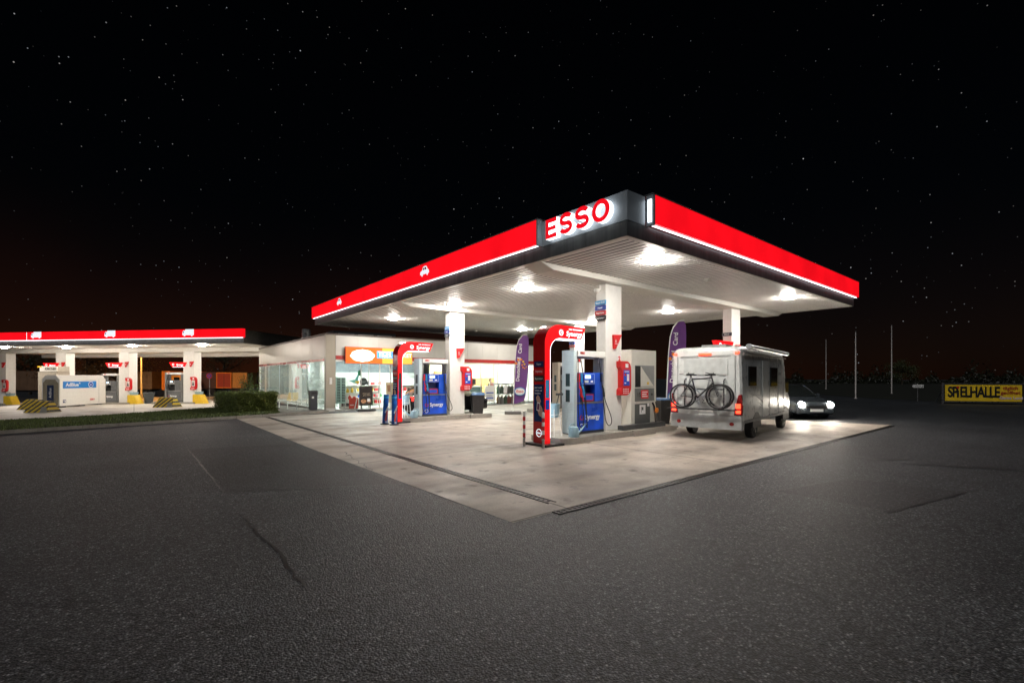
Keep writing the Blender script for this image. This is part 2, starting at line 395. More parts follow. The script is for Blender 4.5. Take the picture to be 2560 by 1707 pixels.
def g2w(px, py):
    d = FPX * CH / (py - HY); return at(px, d)
TAR = mat('tar_joint', (.012, .012, .012), .45, var=.3, scale=3)
def seam(pts, w, seed, jig=.0):
    rg = random.Random(seed); P = [Vector((*g2w(*p), 0)) for p in pts]; b = MB(); Q = []
    for p, q in zip(P, P[1:]):
        n = max(2, int((q - p).length / .12))
        Q += [p + (q - p) * k / n for k in range(n)]
    Q.append(P[-1]); prev = None
    for i, p in enumerate(Q):
        d = (Q[min(i+1, len(Q)-1)] - Q[max(i-1, 0)]).normalized(); n = Vector((-d.y, d.x, 0)); c = p + n * rg.uniform(-jig, jig); h = w * rg.uniform(.5, 1.1) / 2
        cur = [b.bm.verts.new((*(c + n*h).xy, .0045)), b.bm.verts.new((*(c - n*h).xy, .0045))]
        if prev: b.bm.faces.new((prev[0], prev[1], cur[1], cur[0]))
        prev = cur
    struct(b.build('tar_seam', TAR))
APATCH = asphalt('asphalt_patch', .62)
def patch(pts):
    b = MB(); b.quad([(*g2w(*p), .0022) for p in pts]); struct(b.build('asphalt_patch', APATCH))
patch([(470, 1122), (742, 1108), (1005, 1208), (560, 1232)]); patch([(1930, 1228), (2120, 1196), (2420, 1230), (2230, 1280)])
seam([(470, 1122), (742, 1108), (1005, 1208), (560, 1232), (470, 1122)], .03, 6, .01); seam([(1930, 1228), (2120, 1196), (2420, 1230), (2230, 1280), (1930, 1228)], .03, 7, .01)
seam([(2268, 1160), (2420, 1168), (2600, 1178)], .10, 1, .01)
seam([(2140, 1140), (2185, 1148), (2280, 1149)], .10, 2, .01)
seam([(612, 1290), (640, 1335), (690, 1372), (722, 1420), (758, 1466)], .035, 3, .03)
seam([(1385, 1274), (1480, 1300), (1560, 1296)], .03, 4, .03)
seam([(860, 1130), (990, 1215), (1115, 1255)], .02, 5, .04)

# kerb, verge, pavement, truck forecourt
KP = [(-14, 19.1), (-3.3, 21.45), (1.5, 22.5), (3.42, 22.93), (7.6, 23.85)]
b = MB()
for i, (p, q) in enumerate(zip(KP, KP[1:])):
    p = Vector((*p, 0)); q = Vector((*q, 0)); L = (q-p).length; d = (q-p).normalized(); n = Vector((-d.y, d.x, 0)); k = max(1, round(L)); s = L / k
    for j in range(k):
        a0, a1 = j*s + .006, (j+1)*s - .006
        c = [p+d*a0, p+d*a1, p+d*a1+n*.15, p+d*a0+n*.15]
        zt = .11 + random.uniform(-.006, .006)
        lo = [b.bm.verts.new((v.x, v.y, -.05)) for v in c]; hi = [b.bm.verts.new((v.x + n.x*(.02 if m < 2 else 0), v.y + n.y*(.02 if m < 2 else 0), zt)) for m, v in enumerate(c)]
        b.bm.faces.new(hi)
        for m in range(4): b.bm.faces.new((lo[m], lo[(m+1)%4], hi[(m+1)%4], hi[m]))
struct(b.build('kerb', CONC_B))
SOIL = mat('verge_soil', (.06, .05, .03), .9, var=.3, scale=1.5, bump=.5, bscale=12)
VP = [(-14, 19.3), (-3.3, 21.65), (1.5, 22.7), (4.6, 23.4), (5.6, 24.3), (5.6, 35.2), (3.5, 33.9), (-1.1, 29.4), (-4.4, 28.3), (-14, 24.5)]
b = MB(); b.quad([(x, y, .09 if y < 25 else gz(y) + .05) for x, y in VP]); bmesh.ops.triangulate(b.bm, faces=b.bm.faces[:]); struct(b.build('verge', SOIL))
PAVE = mat('pavement_setts', (.16, .13, .11), .8, var=.25, scale=3, bump=.4, bscale=25, dirt=.4)
b = MB(); b.quad([(4.62, 23.35, .096), (7.66, 24.0, .1), (7.66, 42, gz(42)+.06), (5.61, 42, gz(42)+.06), (5.61, 24.3, .094)]); bmesh.ops.triangulate(b.bm, faces=b.bm.faces[:]); struct(b.build('pavement', PAVE))
# truck station frame
d0 = 38.3; C0 = Vector((*at(481, d0), 0)); UA, VA = AV + R(81.3), AV - R(8.7)
U = Vector((cos(UA), sin(UA), 0)); V = Vector((cos(VA), sin(VA), 0))
TROT = math.atan2(-U.y, -U.x)     # local +x runs to the photo's right, local -y faces the road
def T(x, y):                      # local truck-station coordinates -> world
    p = C0 - U * x + V * y; return p.x, p.y
def Tz(x, y, dz=0):
    a = T(x, y); return (a[0], a[1], gz(a[1]) + dz)
tp = [(-14, 24.4), (-4.4, 28.2), (-1.1, 29.3), (3.5, 33.8), (4.3, 37), T(13, 8), T(16, 24), T(-34, 24)]
sheet('truck_forecourt', tp, .006, CONC2)

# grass: many blades
GRASS = leafmat('grass_blades', (.095, .13, .03), .6)  # green lightened to carry headlight spill that has no lamp here
b = MB(); bm = b.bm
def inside(x, y, poly):
    c = False; j = len(poly) - 1
    for i in range(len(poly)):
        if (poly[i][1] > y) != (poly[j][1] > y) and x < (poly[j][0]-poly[i][0])*(y-poly[i][1])/(poly[j][1]-poly[i][1]) + poly[i][0]: c = not c
        j = i
    return c
rg = random.Random(3); cnt = 0
bare = [(-3.2, 24.6, 1.9), (-1.2, 25.2, 1.5), (0.6, 24.2, 1.2), (-6, 23.5, 1.3)]
while cnt < 42000:
    x, y = rg.uniform(-8, 5.5), rg.uniform(20.5, 34)
    if not inside(x, y, VP): continue
    cnt += 1
    f = 1.0
    for (bx, by, br) in bare:
        if ((x-bx)/1.6)**2 + ((y-by)/.5)**2 < br: f = .25
    if rg.random() > f: continue
    z = .09 if y < 25 else gz(y) + .05
    a = rg.uniform(0, pi); h = rg.uniform(.03, .10); w = rg.uniform(.012, .03); lx, ly = rg.uniform(-.04, .04), rg.uniform(-.04, .04)
    bm.faces.new([bm.verts.new(p) for p in ((x - w*cos(a), y - w*sin(a), z), (x + w*cos(a), y + w*sin(a), z), (x + lx, y + ly, z + h))])
g = b.build('grass', GRASS); g['kind'] = 'stuff'

# ------------------------------------------------------------------ foliage helpers
def leaves(bm, pts, size, rg, flat=.5):
    for p in pts:
        s = size * rg.uniform(.6, 1.4)
        n = Vector((rg.gauss(0, 1), rg.gauss(0, 1), rg.gauss(0, 1) + flat)).normalized()
        t = n.orthogonal().normalized(); t.rotate(Matrix.Rotation(rg.uniform(0, 2*pi), 3, n)); u = n.cross(t)
        bm.faces.new([bm.verts.new(q) for q in (p - t*s, p - u*s*.45, p + t*s, p + u*s*.45)])
LEAF_H = leafmat('hedge_leaves', (.115, .15, .028), .7)  # lightened leaf colour stands in for headlights shining on the hedge
LEAF_T = leafmat('tree_leaves', (.05, .06, .02), .6)
BARK = mat('bark', (.06, .045, .03), .9, var=.3, bump=.5, bscale=30)
hedge = thing('hedge', 'clipped low green hedge between the grass verge and the shop wall', 'hedge', (0, 0, 0))
b = MB(); rg = random.Random(5); pts = []
X0, X1, Y0, Y1 = 3.85, 5.45, 25.15, 33.6
for k in range(34000):
    f = rg.random()
    x, y = rg.uniform(X0, X1), rg.uniform(Y0, Y1)
    if rg.random() < .45: y = Y0 + (Y1-Y0) * rg.random()**2.2
    top = .98 + .05*sin(x*5) + .06*sin(y*2.3) + rg.gauss(0, .025)
    z = rg.uniform(.12, top)
    q = rg.random()
    if q < .33: x = (X0 if rg.random() < .55 else X1) + rg.gauss(0, .05) + .04*sin(y*6 + z*7)
    elif q < .62: y = Y0 + abs(rg.gauss(0, .07)) - .04 + .04*sin(x*9 + z*8)
    else: z = top - abs(rg.gauss(0, .05))
    pts.append(Vector((x, y, z + (gz(y) if y > 25 else 0))))
leaves(b.bm, pts, .038, rg); b.build('foliage', LEAF_H, hedge)
b = MB()
for k in range(26):
    y = 25.5 + k*.31; x = 4.65 + rg.uniform(-.3, .3)
    for j in range(5):
        b.tube([(x, y, gz(y)+.05), (x + rg.uniform(-.3, .3), y + rg.uniform(-.2, .2), .45), (x + rg.uniform(-.6, .6), y + rg.uniform(-.3, .3), .85)], .02, 5, r1=.006)
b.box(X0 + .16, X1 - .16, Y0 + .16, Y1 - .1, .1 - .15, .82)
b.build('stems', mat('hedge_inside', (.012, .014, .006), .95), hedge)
def tree(label, px, d, h, cr, n, seed, lm=LEAF_T, group=None, trunk_h=.35):
    x, y = at(px, d); t = thing('tree', label, 'tree', (x, y, gz(y)), 0, group); rg = random.Random(seed)
    b = MB(); b.tube([(0, 0, -.1), (.1, 0, h*.2), (.0, .1, h*.45), (.15, 0, h*.8)], h*.028, 9, r1=h*.006)
    tips = []
    for k in range(11):
        a = k*2.4 + rg.random(); z0 = h*rg.uniform(trunk_h, .7); L = cr*rg.uniform(.5, 1.0)
        e = Vector((L*cos(a), L*sin(a), z0 + h*rg.uniform(.08, .25))); mid = Vector((L*.45*cos(a+.2), L*.45*sin(a+.2), z0 + h*.06))
        b.tube([(0.03, 0, z0), mid, e], h*.011, 6, r1=h*.003); tips += [mid, e, (mid+e)/2]
    tips += [Vector((.1, 0, h*.85)), Vector((0, .2, h*.75))]
    b.build('trunk', BARK, t)
    b = MB(); pts = []
    for k in range(n):
        c = rg.choice(tips); pts.append(c + Vector((rg.gauss(0, cr*.17), rg.gauss(0, cr*.17), rg.gauss(0, h*.055))))
    leaves(b.bm, pts, .13, rg); b.build('crown', lm, t)
    return t

# ------------------------------------------------------------------ main canopy
CX0, CX1, CY0, CY1, SOF = 8.09, 23.66, 6.05, 27.9, 4.8
can = thing('filling_station_canopy', 'large flat canopy with lit red fascia and slatted ceiling over the car pumps', 'canopy')
SLAT = mat('ceiling_slat', (.84, .82, .78), .42, var=.05, scale=1.2, dirt=.12)
FASC = mat('grey_fascia_metal', (.36, .40, .43), .38, .25, .08, scale=1.5, dirt=.1)
FASD = mat('dark_fascia_metal', (.12, .125, .125), .42, .25, .25, scale=2.5, dirt=.5)
_nt = FASD.node_tree; _mp = _nt.nodes.new('ShaderNodeMapping'); _mp.inputs['Scale'].default_value = (2.4, 2.4, .16); _tc = _nt.nodes['Texture Coordinate']
for _l in list(_nt.links):
    if _l.from_node == _tc: _s = _l.to_socket; _nt.links.new(_mp.outputs[0], _s)
_nt.links.new(_tc.outputs['Object'], _mp.inputs[0])
b = MB()
x = CX0 + .12
while x < CX1 - .3:
    b.box(x, x + .142, CY0 + .16, CY1 - .16, SOF, SOF + .006); x += .2
b.build('ceiling_slats', SLAT, can)
b = MB()  # edge trim frame round the ceiling
b.box(CX0 + .01, CX1 - .01, CY0 + .01, CY0 + .15, SOF - .012, SOF + .03); b.box(CX0 + .01, CX1 - .01, CY1 - .15, CY1 - .01, SOF - .012, SOF + .03)
b.box(CX0 + .01, CX0 + .115, CY0 + .152, CY1 - .152, SOF - .012, SOF + .03); b.box(CX1 - .13, CX1 - .01, CY0 + .152, CY1 - .152, SOF - .012, SOF + .03)
b.build('ceiling_trim', WARMW, can)
b = MB(); b.box(CX0 + .12, CX1 - .12, CY0 + .12, CY1 - .12, SOF + .16, SOF + .5)
b.build('roof_deck', mat('roof_void', (.03, .028, .025), .8), can)
b = MB()
b.box(CX0, CX1, CY0, CY0 + .06, SOF, 5.12); b.box(CX0, CX0 + .06, CY0 + .062, CY1, SOF, 5.12)
b.box(CX1 - .06, CX1, CY0 + .062, CY1, SOF, 5.7); b.box(CX0 + .062, CX1 - .062, CY1 - .06, CY1, SOF, 5.7)
b.build('fascia_band', FASD, can)
b = MB()  # grey upper corner piece with seams
b.box(CX0 - .004, CX0 + .06, CY0 - .004, 8.70, 5.13, 5.76); b.box(CX0 + .062, 8.72, CY0 - .004, CY0 + .06, 5.13, 5.76)
b.box(CX0 + .062, 8.72, CY0 + .062, 8.7, 5.70, 5.755)
b.build('corner_cladding', FASC, can, .004, 1)
# red lit panels
b = MB(); b.box(7.95, CX0 + .02, 8.76, CY1 + .12, 5.17, 5.80); rp = b.build('fascia_panel', REDE, can, .01, 1)
b = MB(); b.box(7.94, CX0 + .02, 8.705, 8.752, 5.14, 5.815); b.build('end_cap', FASC, rp)
b = MB(); b.box(7.935, 8.2, 8.70, CY1 + .13, 5.805, 5.83); b.build('top_trim', FASD, rp)
b = MB(); b.box(8.015, CX0 - .03, 8.74, CY1 + .1, 5.145, 5.166); b.build('light_strip', LEDW, rp)
b = MB(); b.box(8.88, CX1 + .12, 5.90, CY0 + .02, 5.17, 5.80); rp2 = b.build('fascia_panel', REDE, can, .01, 1)
b = MB(); b.box(8.80, 8.872, 5.89, CY0 + .02, 5.13, 5.815); b.build('end_cap', FASC, rp2)
b = MB(); b.box(8.79, CX1 + .13, 5.885, 6.2, 5.805, 5.83); b.build('top_trim', FASD, rp2)
b = MB(); b.box(8.83, CX1 + .1, 5.97, CY0 - .03, 5.145, 5.166); b.build('light_strip', LEDW, rp2)
b = MB(); b.box(8.775, 8.798, 5.93, 6.02, 5.20, 5.70); b.build('light_strip', LEDW, rp2)
# big letters standing off the grey corner
WSIDE = emat('letter_side_glow', (.9, .95, 1.0), 2.2); REDL = emat('letter_face_red', (1.0, .006, .016), .80)
def capO(cx, cz, rx, rz, n=36): return [(cx + rx*cos(2*pi*k/n), cz + rz*sin(2*pi*k/n)) for k in range(n)]
def ring_mesh(outer, inner, x0, x1, pa, sidem=1, facem=0):
    b = MB(); bm = b.bm; n = len(outer)
    A = [[bm.verts.new((x, -p[0], p[1])) for p in q] for x in (x0, x1) for q in (outer, inner)]
    fo, fi, bo, bi = A
    for k in range(n):
        j = (k+1) % n
        for q, m in (((fo[k], fo[j], fi[j], fi[k]), facem), ((bo[k], bo[j], bi[j], bi[k]), sidem), ((fo[k], fo[j], bo[j], bo[k]), sidem), ((fi[k], fi[j], bi[j], bi[k]), sidem)):
            f = bm.faces.new(q); f.material_index = m
    bmesh.ops.recalc_face_normals(bm, faces=bm.faces[:]); return b
def stroke_pts(path, w):
    L, Rr = [], []
    for i, p in enumerate(path):
        a = Vector(path[max(i-1, 0)]); c = Vector(path[min(i+1, len(path)-1)]); d = (c - a).normalized(); n = Vector((-d.y, d.x))
        L.append(tuple(Vector(p) + n*w/2)); Rr.append(tuple(Vector(p) - n*w/2))
    return L + Rr[::-1]
def letter_prism(pts, x0, x1):
    b = MB(); bm = b.bm; n = len(pts)
    fr = [bm.verts.new((x0, -p[0], p[1])) for p in pts]; bk = [bm.verts.new((x1, -p[0], p[1])) for p in pts]
    f = bm.faces.new(fr); f.material_index = 0; f2 = bm.faces.new(bk); f2.material_index = 1
    bm.normal_update()
    for k in range(n):
        q = bm.faces.new((fr[k], fr[(k+1)%n], bk[(k+1)%n], bk[k])); q.material_index = 1
    bmesh.ops.triangulate(bm, faces=[f, f2], ngon_method='EAR_CLIP'); bmesh.ops.recalc_face_normals(bm, faces=bm.faces[:]); return b
def big_letter(ch, left, wid, hgt, base, st):
    if ch == 'E':
        w, h, s = wid, hgt, st
        P = [(0,0),(w,0),(w,s*.92),(s,s*.92),(s,h/2-s*.44),(w*.93,h/2-s*.44),(w*.93,h/2+s*.44),(s,h/2+s*.44),(s,h-s*.92),(w,h-s*.92),(w,h),(0,h)]
        return letter_prism([(left+p[0], base+p[1]) for p in P], XF, XB)
    if ch == 'S':
        r = hgt/4 - st/4; cx = wid/2; rx = wid/2 - st/2
        pa = [(cx + rx*cos(R(a)), hgt*.75 - st*.25 + r*sin(R(a))) for a in range(20, 271, 14)]
        pb = [(cx + rx*cos(R(a)), hgt*.25 + st*.25 + r*sin(R(a))) for a in range(76, -165, -14)]
        pts = stroke_pts([(left+p[0], base+p[1]) for p in pa + pb], st)
        return letter_prism(pts, XF, XB)
    if ch == 'O':
        return ring_mesh(capO(left + wid/2, base + hgt/2, wid/2, hgt/2), capO(left + wid/2, base + hgt/2, wid/2 - st*1.05, hgt/2 - st*.95), XF, XB, None)
XF, XB = 7.925, 8.06
for ch, l, w in (('E', -8.385, .385), ('S', -7.905, .425), ('S', -7.40, .435), ('O', -6.885, .50)):
    hh = .50 if ch != 'E' else .475
    big_letter(ch, l, w, hh, 5.205 if ch == 'E' else 5.193, .11).build('letter', [REDL, WSIDE], can)
# pictograms of cars on the red panel
def car_symbol(yc, zc, s):
    P = [(-.5,.0),(-.5,.14),(-.44,.2),(-.30,.22),(-.17,.40),(-.1,.44),(.16,.44),(.24,.40),(.36,.22),(.46,.19),(.5,.1),(.5,.0),(.40,.0),(.38,-.06),(.34,-.1),(.28,-.1),(.24,-.06),(.22,0),(-.2,0),(-.22,-.06),(-.26,-.1),(-.32,-.1),(-.36,-.06),(-.38,0)]
    b = MB(); b.prism([(yc - p[0]*s, zc + p[1]*s) for p in P], 'yz', 7.944, 7.955)
    o = b.build('car_symbol', SYMW, can)
    b = MB()
    for W in ([(-.20,.24),(-.12,.37),(-.02,.37),(-.02,.24)], [(.03,.24),(.03,.37),(.16,.37),(.24,.24)]):
        b.prism([(yc - p[0]*s, zc + p[1]*s) for p in W], 'yz', 7.940, 7.945)
    b.build('symbol_window', REDP, o)
car_symbol(14.62, 5.43, .62); car_symbol(23.4, 5.45, .62)
# beams, columns, lamps
b = MB(); b.prism([(CX0 + .02, SOF - .003), (CX1 - .02, SOF - .003), (CX1 - .5, 4.63), (CX0 + .55, 4.63)], 'xz', 8.82, 9.50); b.build('beam', WARMW, can, .015, 1)
b = MB(); b.prism([(CX0 + .02, SOF - .003), (CX1 - .02, SOF - .003), (CX1 - .5, 4.63), (CX0 + .55, 4.63)], 'xz', 17.05, 17.75); b.build('beam', WARMW, can, .015, 1)
COLS = [(11.08, 9.08), (19.12, 9.08), (10.62, 17.28), (18.5, 17.28)]
for cx, cy in COLS:
    b = MB(); b.box(cx, cx + .76, cy, cy + .36, .1, 4.628)
    c = b.build('column', WHITE, can, .018, 2)
    b = MB(); b.box(cx - .015, cx + .775, cy - .015, cy + .375, .17, .20); b.build('base_collar', WARMW, c)
for lx in (10.3, 18.95):
    for ly in (6.89, 11.9, 16.4, 22.2):
        if ly == 16.4: ly = 16.35
        b = MB(); b.frustum((lx-.15, lx+.15, ly-.15, ly+.15), (lx-.2, lx+.2, ly-.2, ly+.2), SOF - .075, SOF - .012); o = b.build('downlight', LAMP, can)
        b = MB(); b.box(lx-.27, lx+.27, ly-.27, ly+.27, SOF - .011, SOF - .003); b.build('lamp_frame', WARMW, o)
# small sensors under the ceiling
for sx, sy in ((13.6, 7.2), (17.0, 24.5), (22.5, 9.8)):
    b = MB(); b.lathe([(.09, 0), (.09, -.03), (.05, -.08), (.01, -.09)], (sx, sy, SOF - .002), 14); b.build('sensor', WARMW, can, smooth=True)

# ------------------------------------------------------------------ islands
def island(label, x, y, L, wide=.75, loc=None):
    t = thing('pump_island', label, 'pump island', (x, y, 0), 0, 'raised pump islands under the main canopy')
    def outline(e):
        r = .28; y0, y1 = -wide + e, wide - e
        pts = arc(r + e, y0 + r, r, 180, 270, 6) + arc(1.1 - e - r*.3, y0 + r*.3, r*.3, 270, 360, 3) + [(1.1 - e, y0 + .12)] 
        pts = arc(r + e, y0 + r, r, 180, 270, 6) + [(1.0, y0), (1.0, y0 + .1), (3.0, y0 + .1), (3.0, y0), (4.1, y0), (4.1, y0 + .18), (L - e, y0 + .18), (L - e, y1 - .18), (4.1, y1 - .18), (4.1, y1), (3.0, y1), (3.0, y1 - .1), (1.0, y1 - .1), (1.0, y1)] + arc(r + e, y1 - r, r, 90, 180, 6)
        return pts
    b = MB(); b.prism(outline(0), 'xy', .004, .165); b.build('edging', ISL, t)
    b = MB(); b.prism(outline(.03), 'xy', .16, .172); b.build('deck', CONC_B, t)
    return t
island('rounded low island with steel edging carrying the nearest blue pump', 8.72, 9.24, 5.6)
island('low island with steel edging half hidden by the rubbish bin at the left blue pump', 8.28, 17.34, 3.6)
island('low island under the column behind the white motorhome', 17.3, 9.24, 4.6)
island('low island at the far column behind the nearest blue pump', 15.6, 17.34, 5.4)

# ------------------------------------------------------------------ fuel pumps
NOZ = [REDP, CYAN, BLACK]
RIB = ribbed('ribbed_pale_panel', (.62, .72, .74), 2, .045, .4)
RIBB = ribbed('ribbed_beige_panel', (.42, .36, .29), 2, .045, .45)
GRAD = mat('pump_cover_blue', (.008, .075, .58), .28, var=.35, scale=1.6)
PGREY = mat('pump_cover_grey', (.13, .135, .14), .35, var=.1)
def pump(label, loc, theme='blue', hoses=3, group=None, W=1.35, nozzle_mats=None):
    blue = theme == 'blue'
    t = thing('fuel_pump', label, 'fuel pump', loc, 0, group)
    D = .46; H = 2.38
    b = MB(); b.box(.02, W - .02, .03, D - .03, 0, .08); b.build('plinth', DGREY, t)
    # side pillar
    b = MB(); b.box(0, .12, 0, D, .03, H); p = b.build('side_pillar', RIB if blue else (RIBB if theme == 'beige' else GREYM), t, .012, 2)
    for z0, z1 in ((1.36, 1.72), (.92, 1.26)):
        b = MB(); b.box(-.006, .004, .15, .31, z0, z1); b.build('vent_slot', mat('slot_dark', (.03, .055, .06), .3), p)
    b = MB(); b.box(.121, .16, .02, D - .02, .1, H - .02); b.build('pillar_edge', GREYM, t)
    b = MB(); b.box(W - .06, W, .05, D - .05, .08, H - .2); b.build('post', GREYM, t)
    # header
    b = MB(); b.box(.162, W + .01, 0, D, H - .17, H - .005); h = b.build('header', WHITE, t, .012, 2)
    text('ESSO', .085, LETR, h, (.36, -.004, H - .075), bold=.003)
    b = MB(); b.box(.18, W - .08, .16, D - .1, H - .22, H - .171); b.build('hose_rail', GREYM, t)
    # lower cover
    cov = GRAD if blue else PGREY
    b = MB(); b.box(.162, W - .062, .012, D - .012, .085, .86); lc = b.build('lower_cover', cov, t, .012, 2)
    text('Synergy', .20, LETW, lc, (.80, .007, .47), bold=.004)
    sw = MB(); sw.prism(arc(.34, .47, .08, 100, 400, 10) + arc(.34, .47, .045, 400, 100, 10), 'xz', .006, .013); sw.build('emblem', mat('magenta', (.5, .03, .12), .4), lc)
    sw = MB(); sw.prism(capO(.33, .22, .08, .08, 20), 'xz', .0065, .013); e = sw.build('emblem', LETW, lc)
    sw = MB(); sw.prism(capO(.33, .22, .06, .06, 20), 'xz', .0045, .0064); sw.build('emblem_core', BLUEP if blue else PGREY, lc)
    b = MB(); b.box(.162, W - .062, .0, D, .868, .90); b.build('trim_bar', GREYM, t)
    # middle console
    mm = BLUEP if blue else PGREY
    b = MB(); b.box(.30, .92, .05, D - .05, .91, 1.16); b.build('console_base', DBLUE if blue else BLACK, t)
    b = MB(); b.box(.162, .30, .04, D - .04, .91, 1.75); b.build('nozzle_bank', mm, t)
    b = MB(); b.box(.922, 1.1, .02, D - .02, .91, 1.75); b.build('nozzle_bank', mm, t, .008, 1)
    b = MB(); b.box(1.102, W - .062, .04, D - .04, .91, 1.75); b.build('nozzle_bank', mm, t)
    b = MB(); b.box(.302, .918, .22, D - .05, 1.161, 1.40); b.build('recess_back', DBLUE if blue else BLACK, t)
    b = MB(); b.box(.302, .918, .015, D - .015, 1.402, 1.75); cs = b.build('console', mm, t, .012, 2)
    b = MB()
    for q in ((.33, .89, 1.43, 1.437), (.33, .89, 1.705, 1.712), (.33, .337, 1.4375, 1.7045), (.883, .89, 1.4375, 1.7045)): b.box(q[0], q[1], .010, .0155, q[2], q[3])
    b.build('console_outline', LETW, cs)
    b = MB(); b.box(.48, .72, .008, .016, 1.58, 1.68); b.build('display', SCREEN, cs)
    b = MB(); b.box(.46, .62, .009, .016, 1.46, 1.53); b.build('price_label', WARMW, cs)
    b = MB(); b.box(.72, .82, .009, .016, 1.47, 1.52); b.build('grade_sticker', LETW, cs)
    if blue:
        b = MB(); b.box(.40, .86, .03, .05, .93, 1.13); f = b.build('price_frame', REDP, t)
        b = MB(); b.box(.43, .83, .024, .031, .96, 1.10); b.build('poster', BLUEP, f)
    # nozzles and hoses
    spots = [(.22, 0), (.33, 1)] + ([(1.20, 2)] if hoses > 2 else [])
    for i, (hx, k) in enumerate(spots):
        b = MB(); b.box(hx - .035, hx + .035, -.005, .05, 1.48, 1.73); b.build('grade_panel', [REDP, CYAN, DBLUE][k] if blue else GREYM, t, .004, 1)
        b = MB(); b.tube([(hx, -.015, 1.36), (hx + .01, -.05, 1.28), (hx + .015, -.075, 1.12), (hx + .015, -.08, 1.05)], .026, 8)
        b.tube([(hx, .0, 1.46), (hx, -.015, 1.36)], .012, 8)
        b.torus((hx + .02, -.05, 1.15), .05, .008, 'y', 14, 6)
        nz = b.build('nozzle', [REDP, CYAN, BLACK][k] if blue else BLACK, t, smooth=True)
        top = (hx + .10 + .05*i, .05, H - .24)
        if hx > 1: pth = [(hx + .015, -.08, 1.05), (hx + .05, -.12, .85), (hx + .22, -.16, .5), (hx + .27, -.16, .3), (hx + .22, -.15, .2), (hx + .12, -.13, .2), (hx + .02, -.12, .35), (hx - .03, -.1, .8), (hx - .03, -.02, 1.6), (hx - .02, .1, H - .22)]
        else:
            sw = -.15 if i == 0 else .07
            pth = [(hx + .015, -.08, 1.05), (hx + .03, -.11, .8), (hx + .05, -.14, .45), (hx + .03 + sw*.3, -.16, .22), (hx + sw*.6, -.15, .18), (hx + sw, -.13, .35), (hx + sw*1.05, -.1, .9), (hx + sw*.5, -.04, 1.6), (hx + .06, .1, H - .22)]
        # smooth
        P = [Vector(q) for q in pth]
        for _ in range(2):
            Q = [P[0]]
            for a, c in zip(P, P[1:]): Q += [a*.75 + c*.25, a*.25 + c*.75]
            P = Q + [P[-1]]
        b = MB(); b.tube(P, .0135, 6); b.build('hose', RUBBER, t, smooth=True)
        b = MB(); b.tube([(P[-1].x, P[-1].y, H - .34), (P[-1].x, P[-1].y, H - .22)], .018, 8); b.build('hose_fitting', STEEL, t)
    return t
GP = 'fuel pumps with lettered covers'
pump('nearest blue fuel pump with pale ribbed side and looping hoses behind the big red arch', (9.52, 8.93, .172), group=GP)
pump('blue fuel pump at the left island beside the watering can', (9.02, 17.02, .172), group=GP)
pump('blue fuel pump with a beige side seen through the gap behind the nearest pump', (17.0, 17.02, .172), 'beige', group=GP)
pump('blue fuel pump hidden behind the white motorhome', (17.55, 8.98, .172), group=GP, hoses=2)

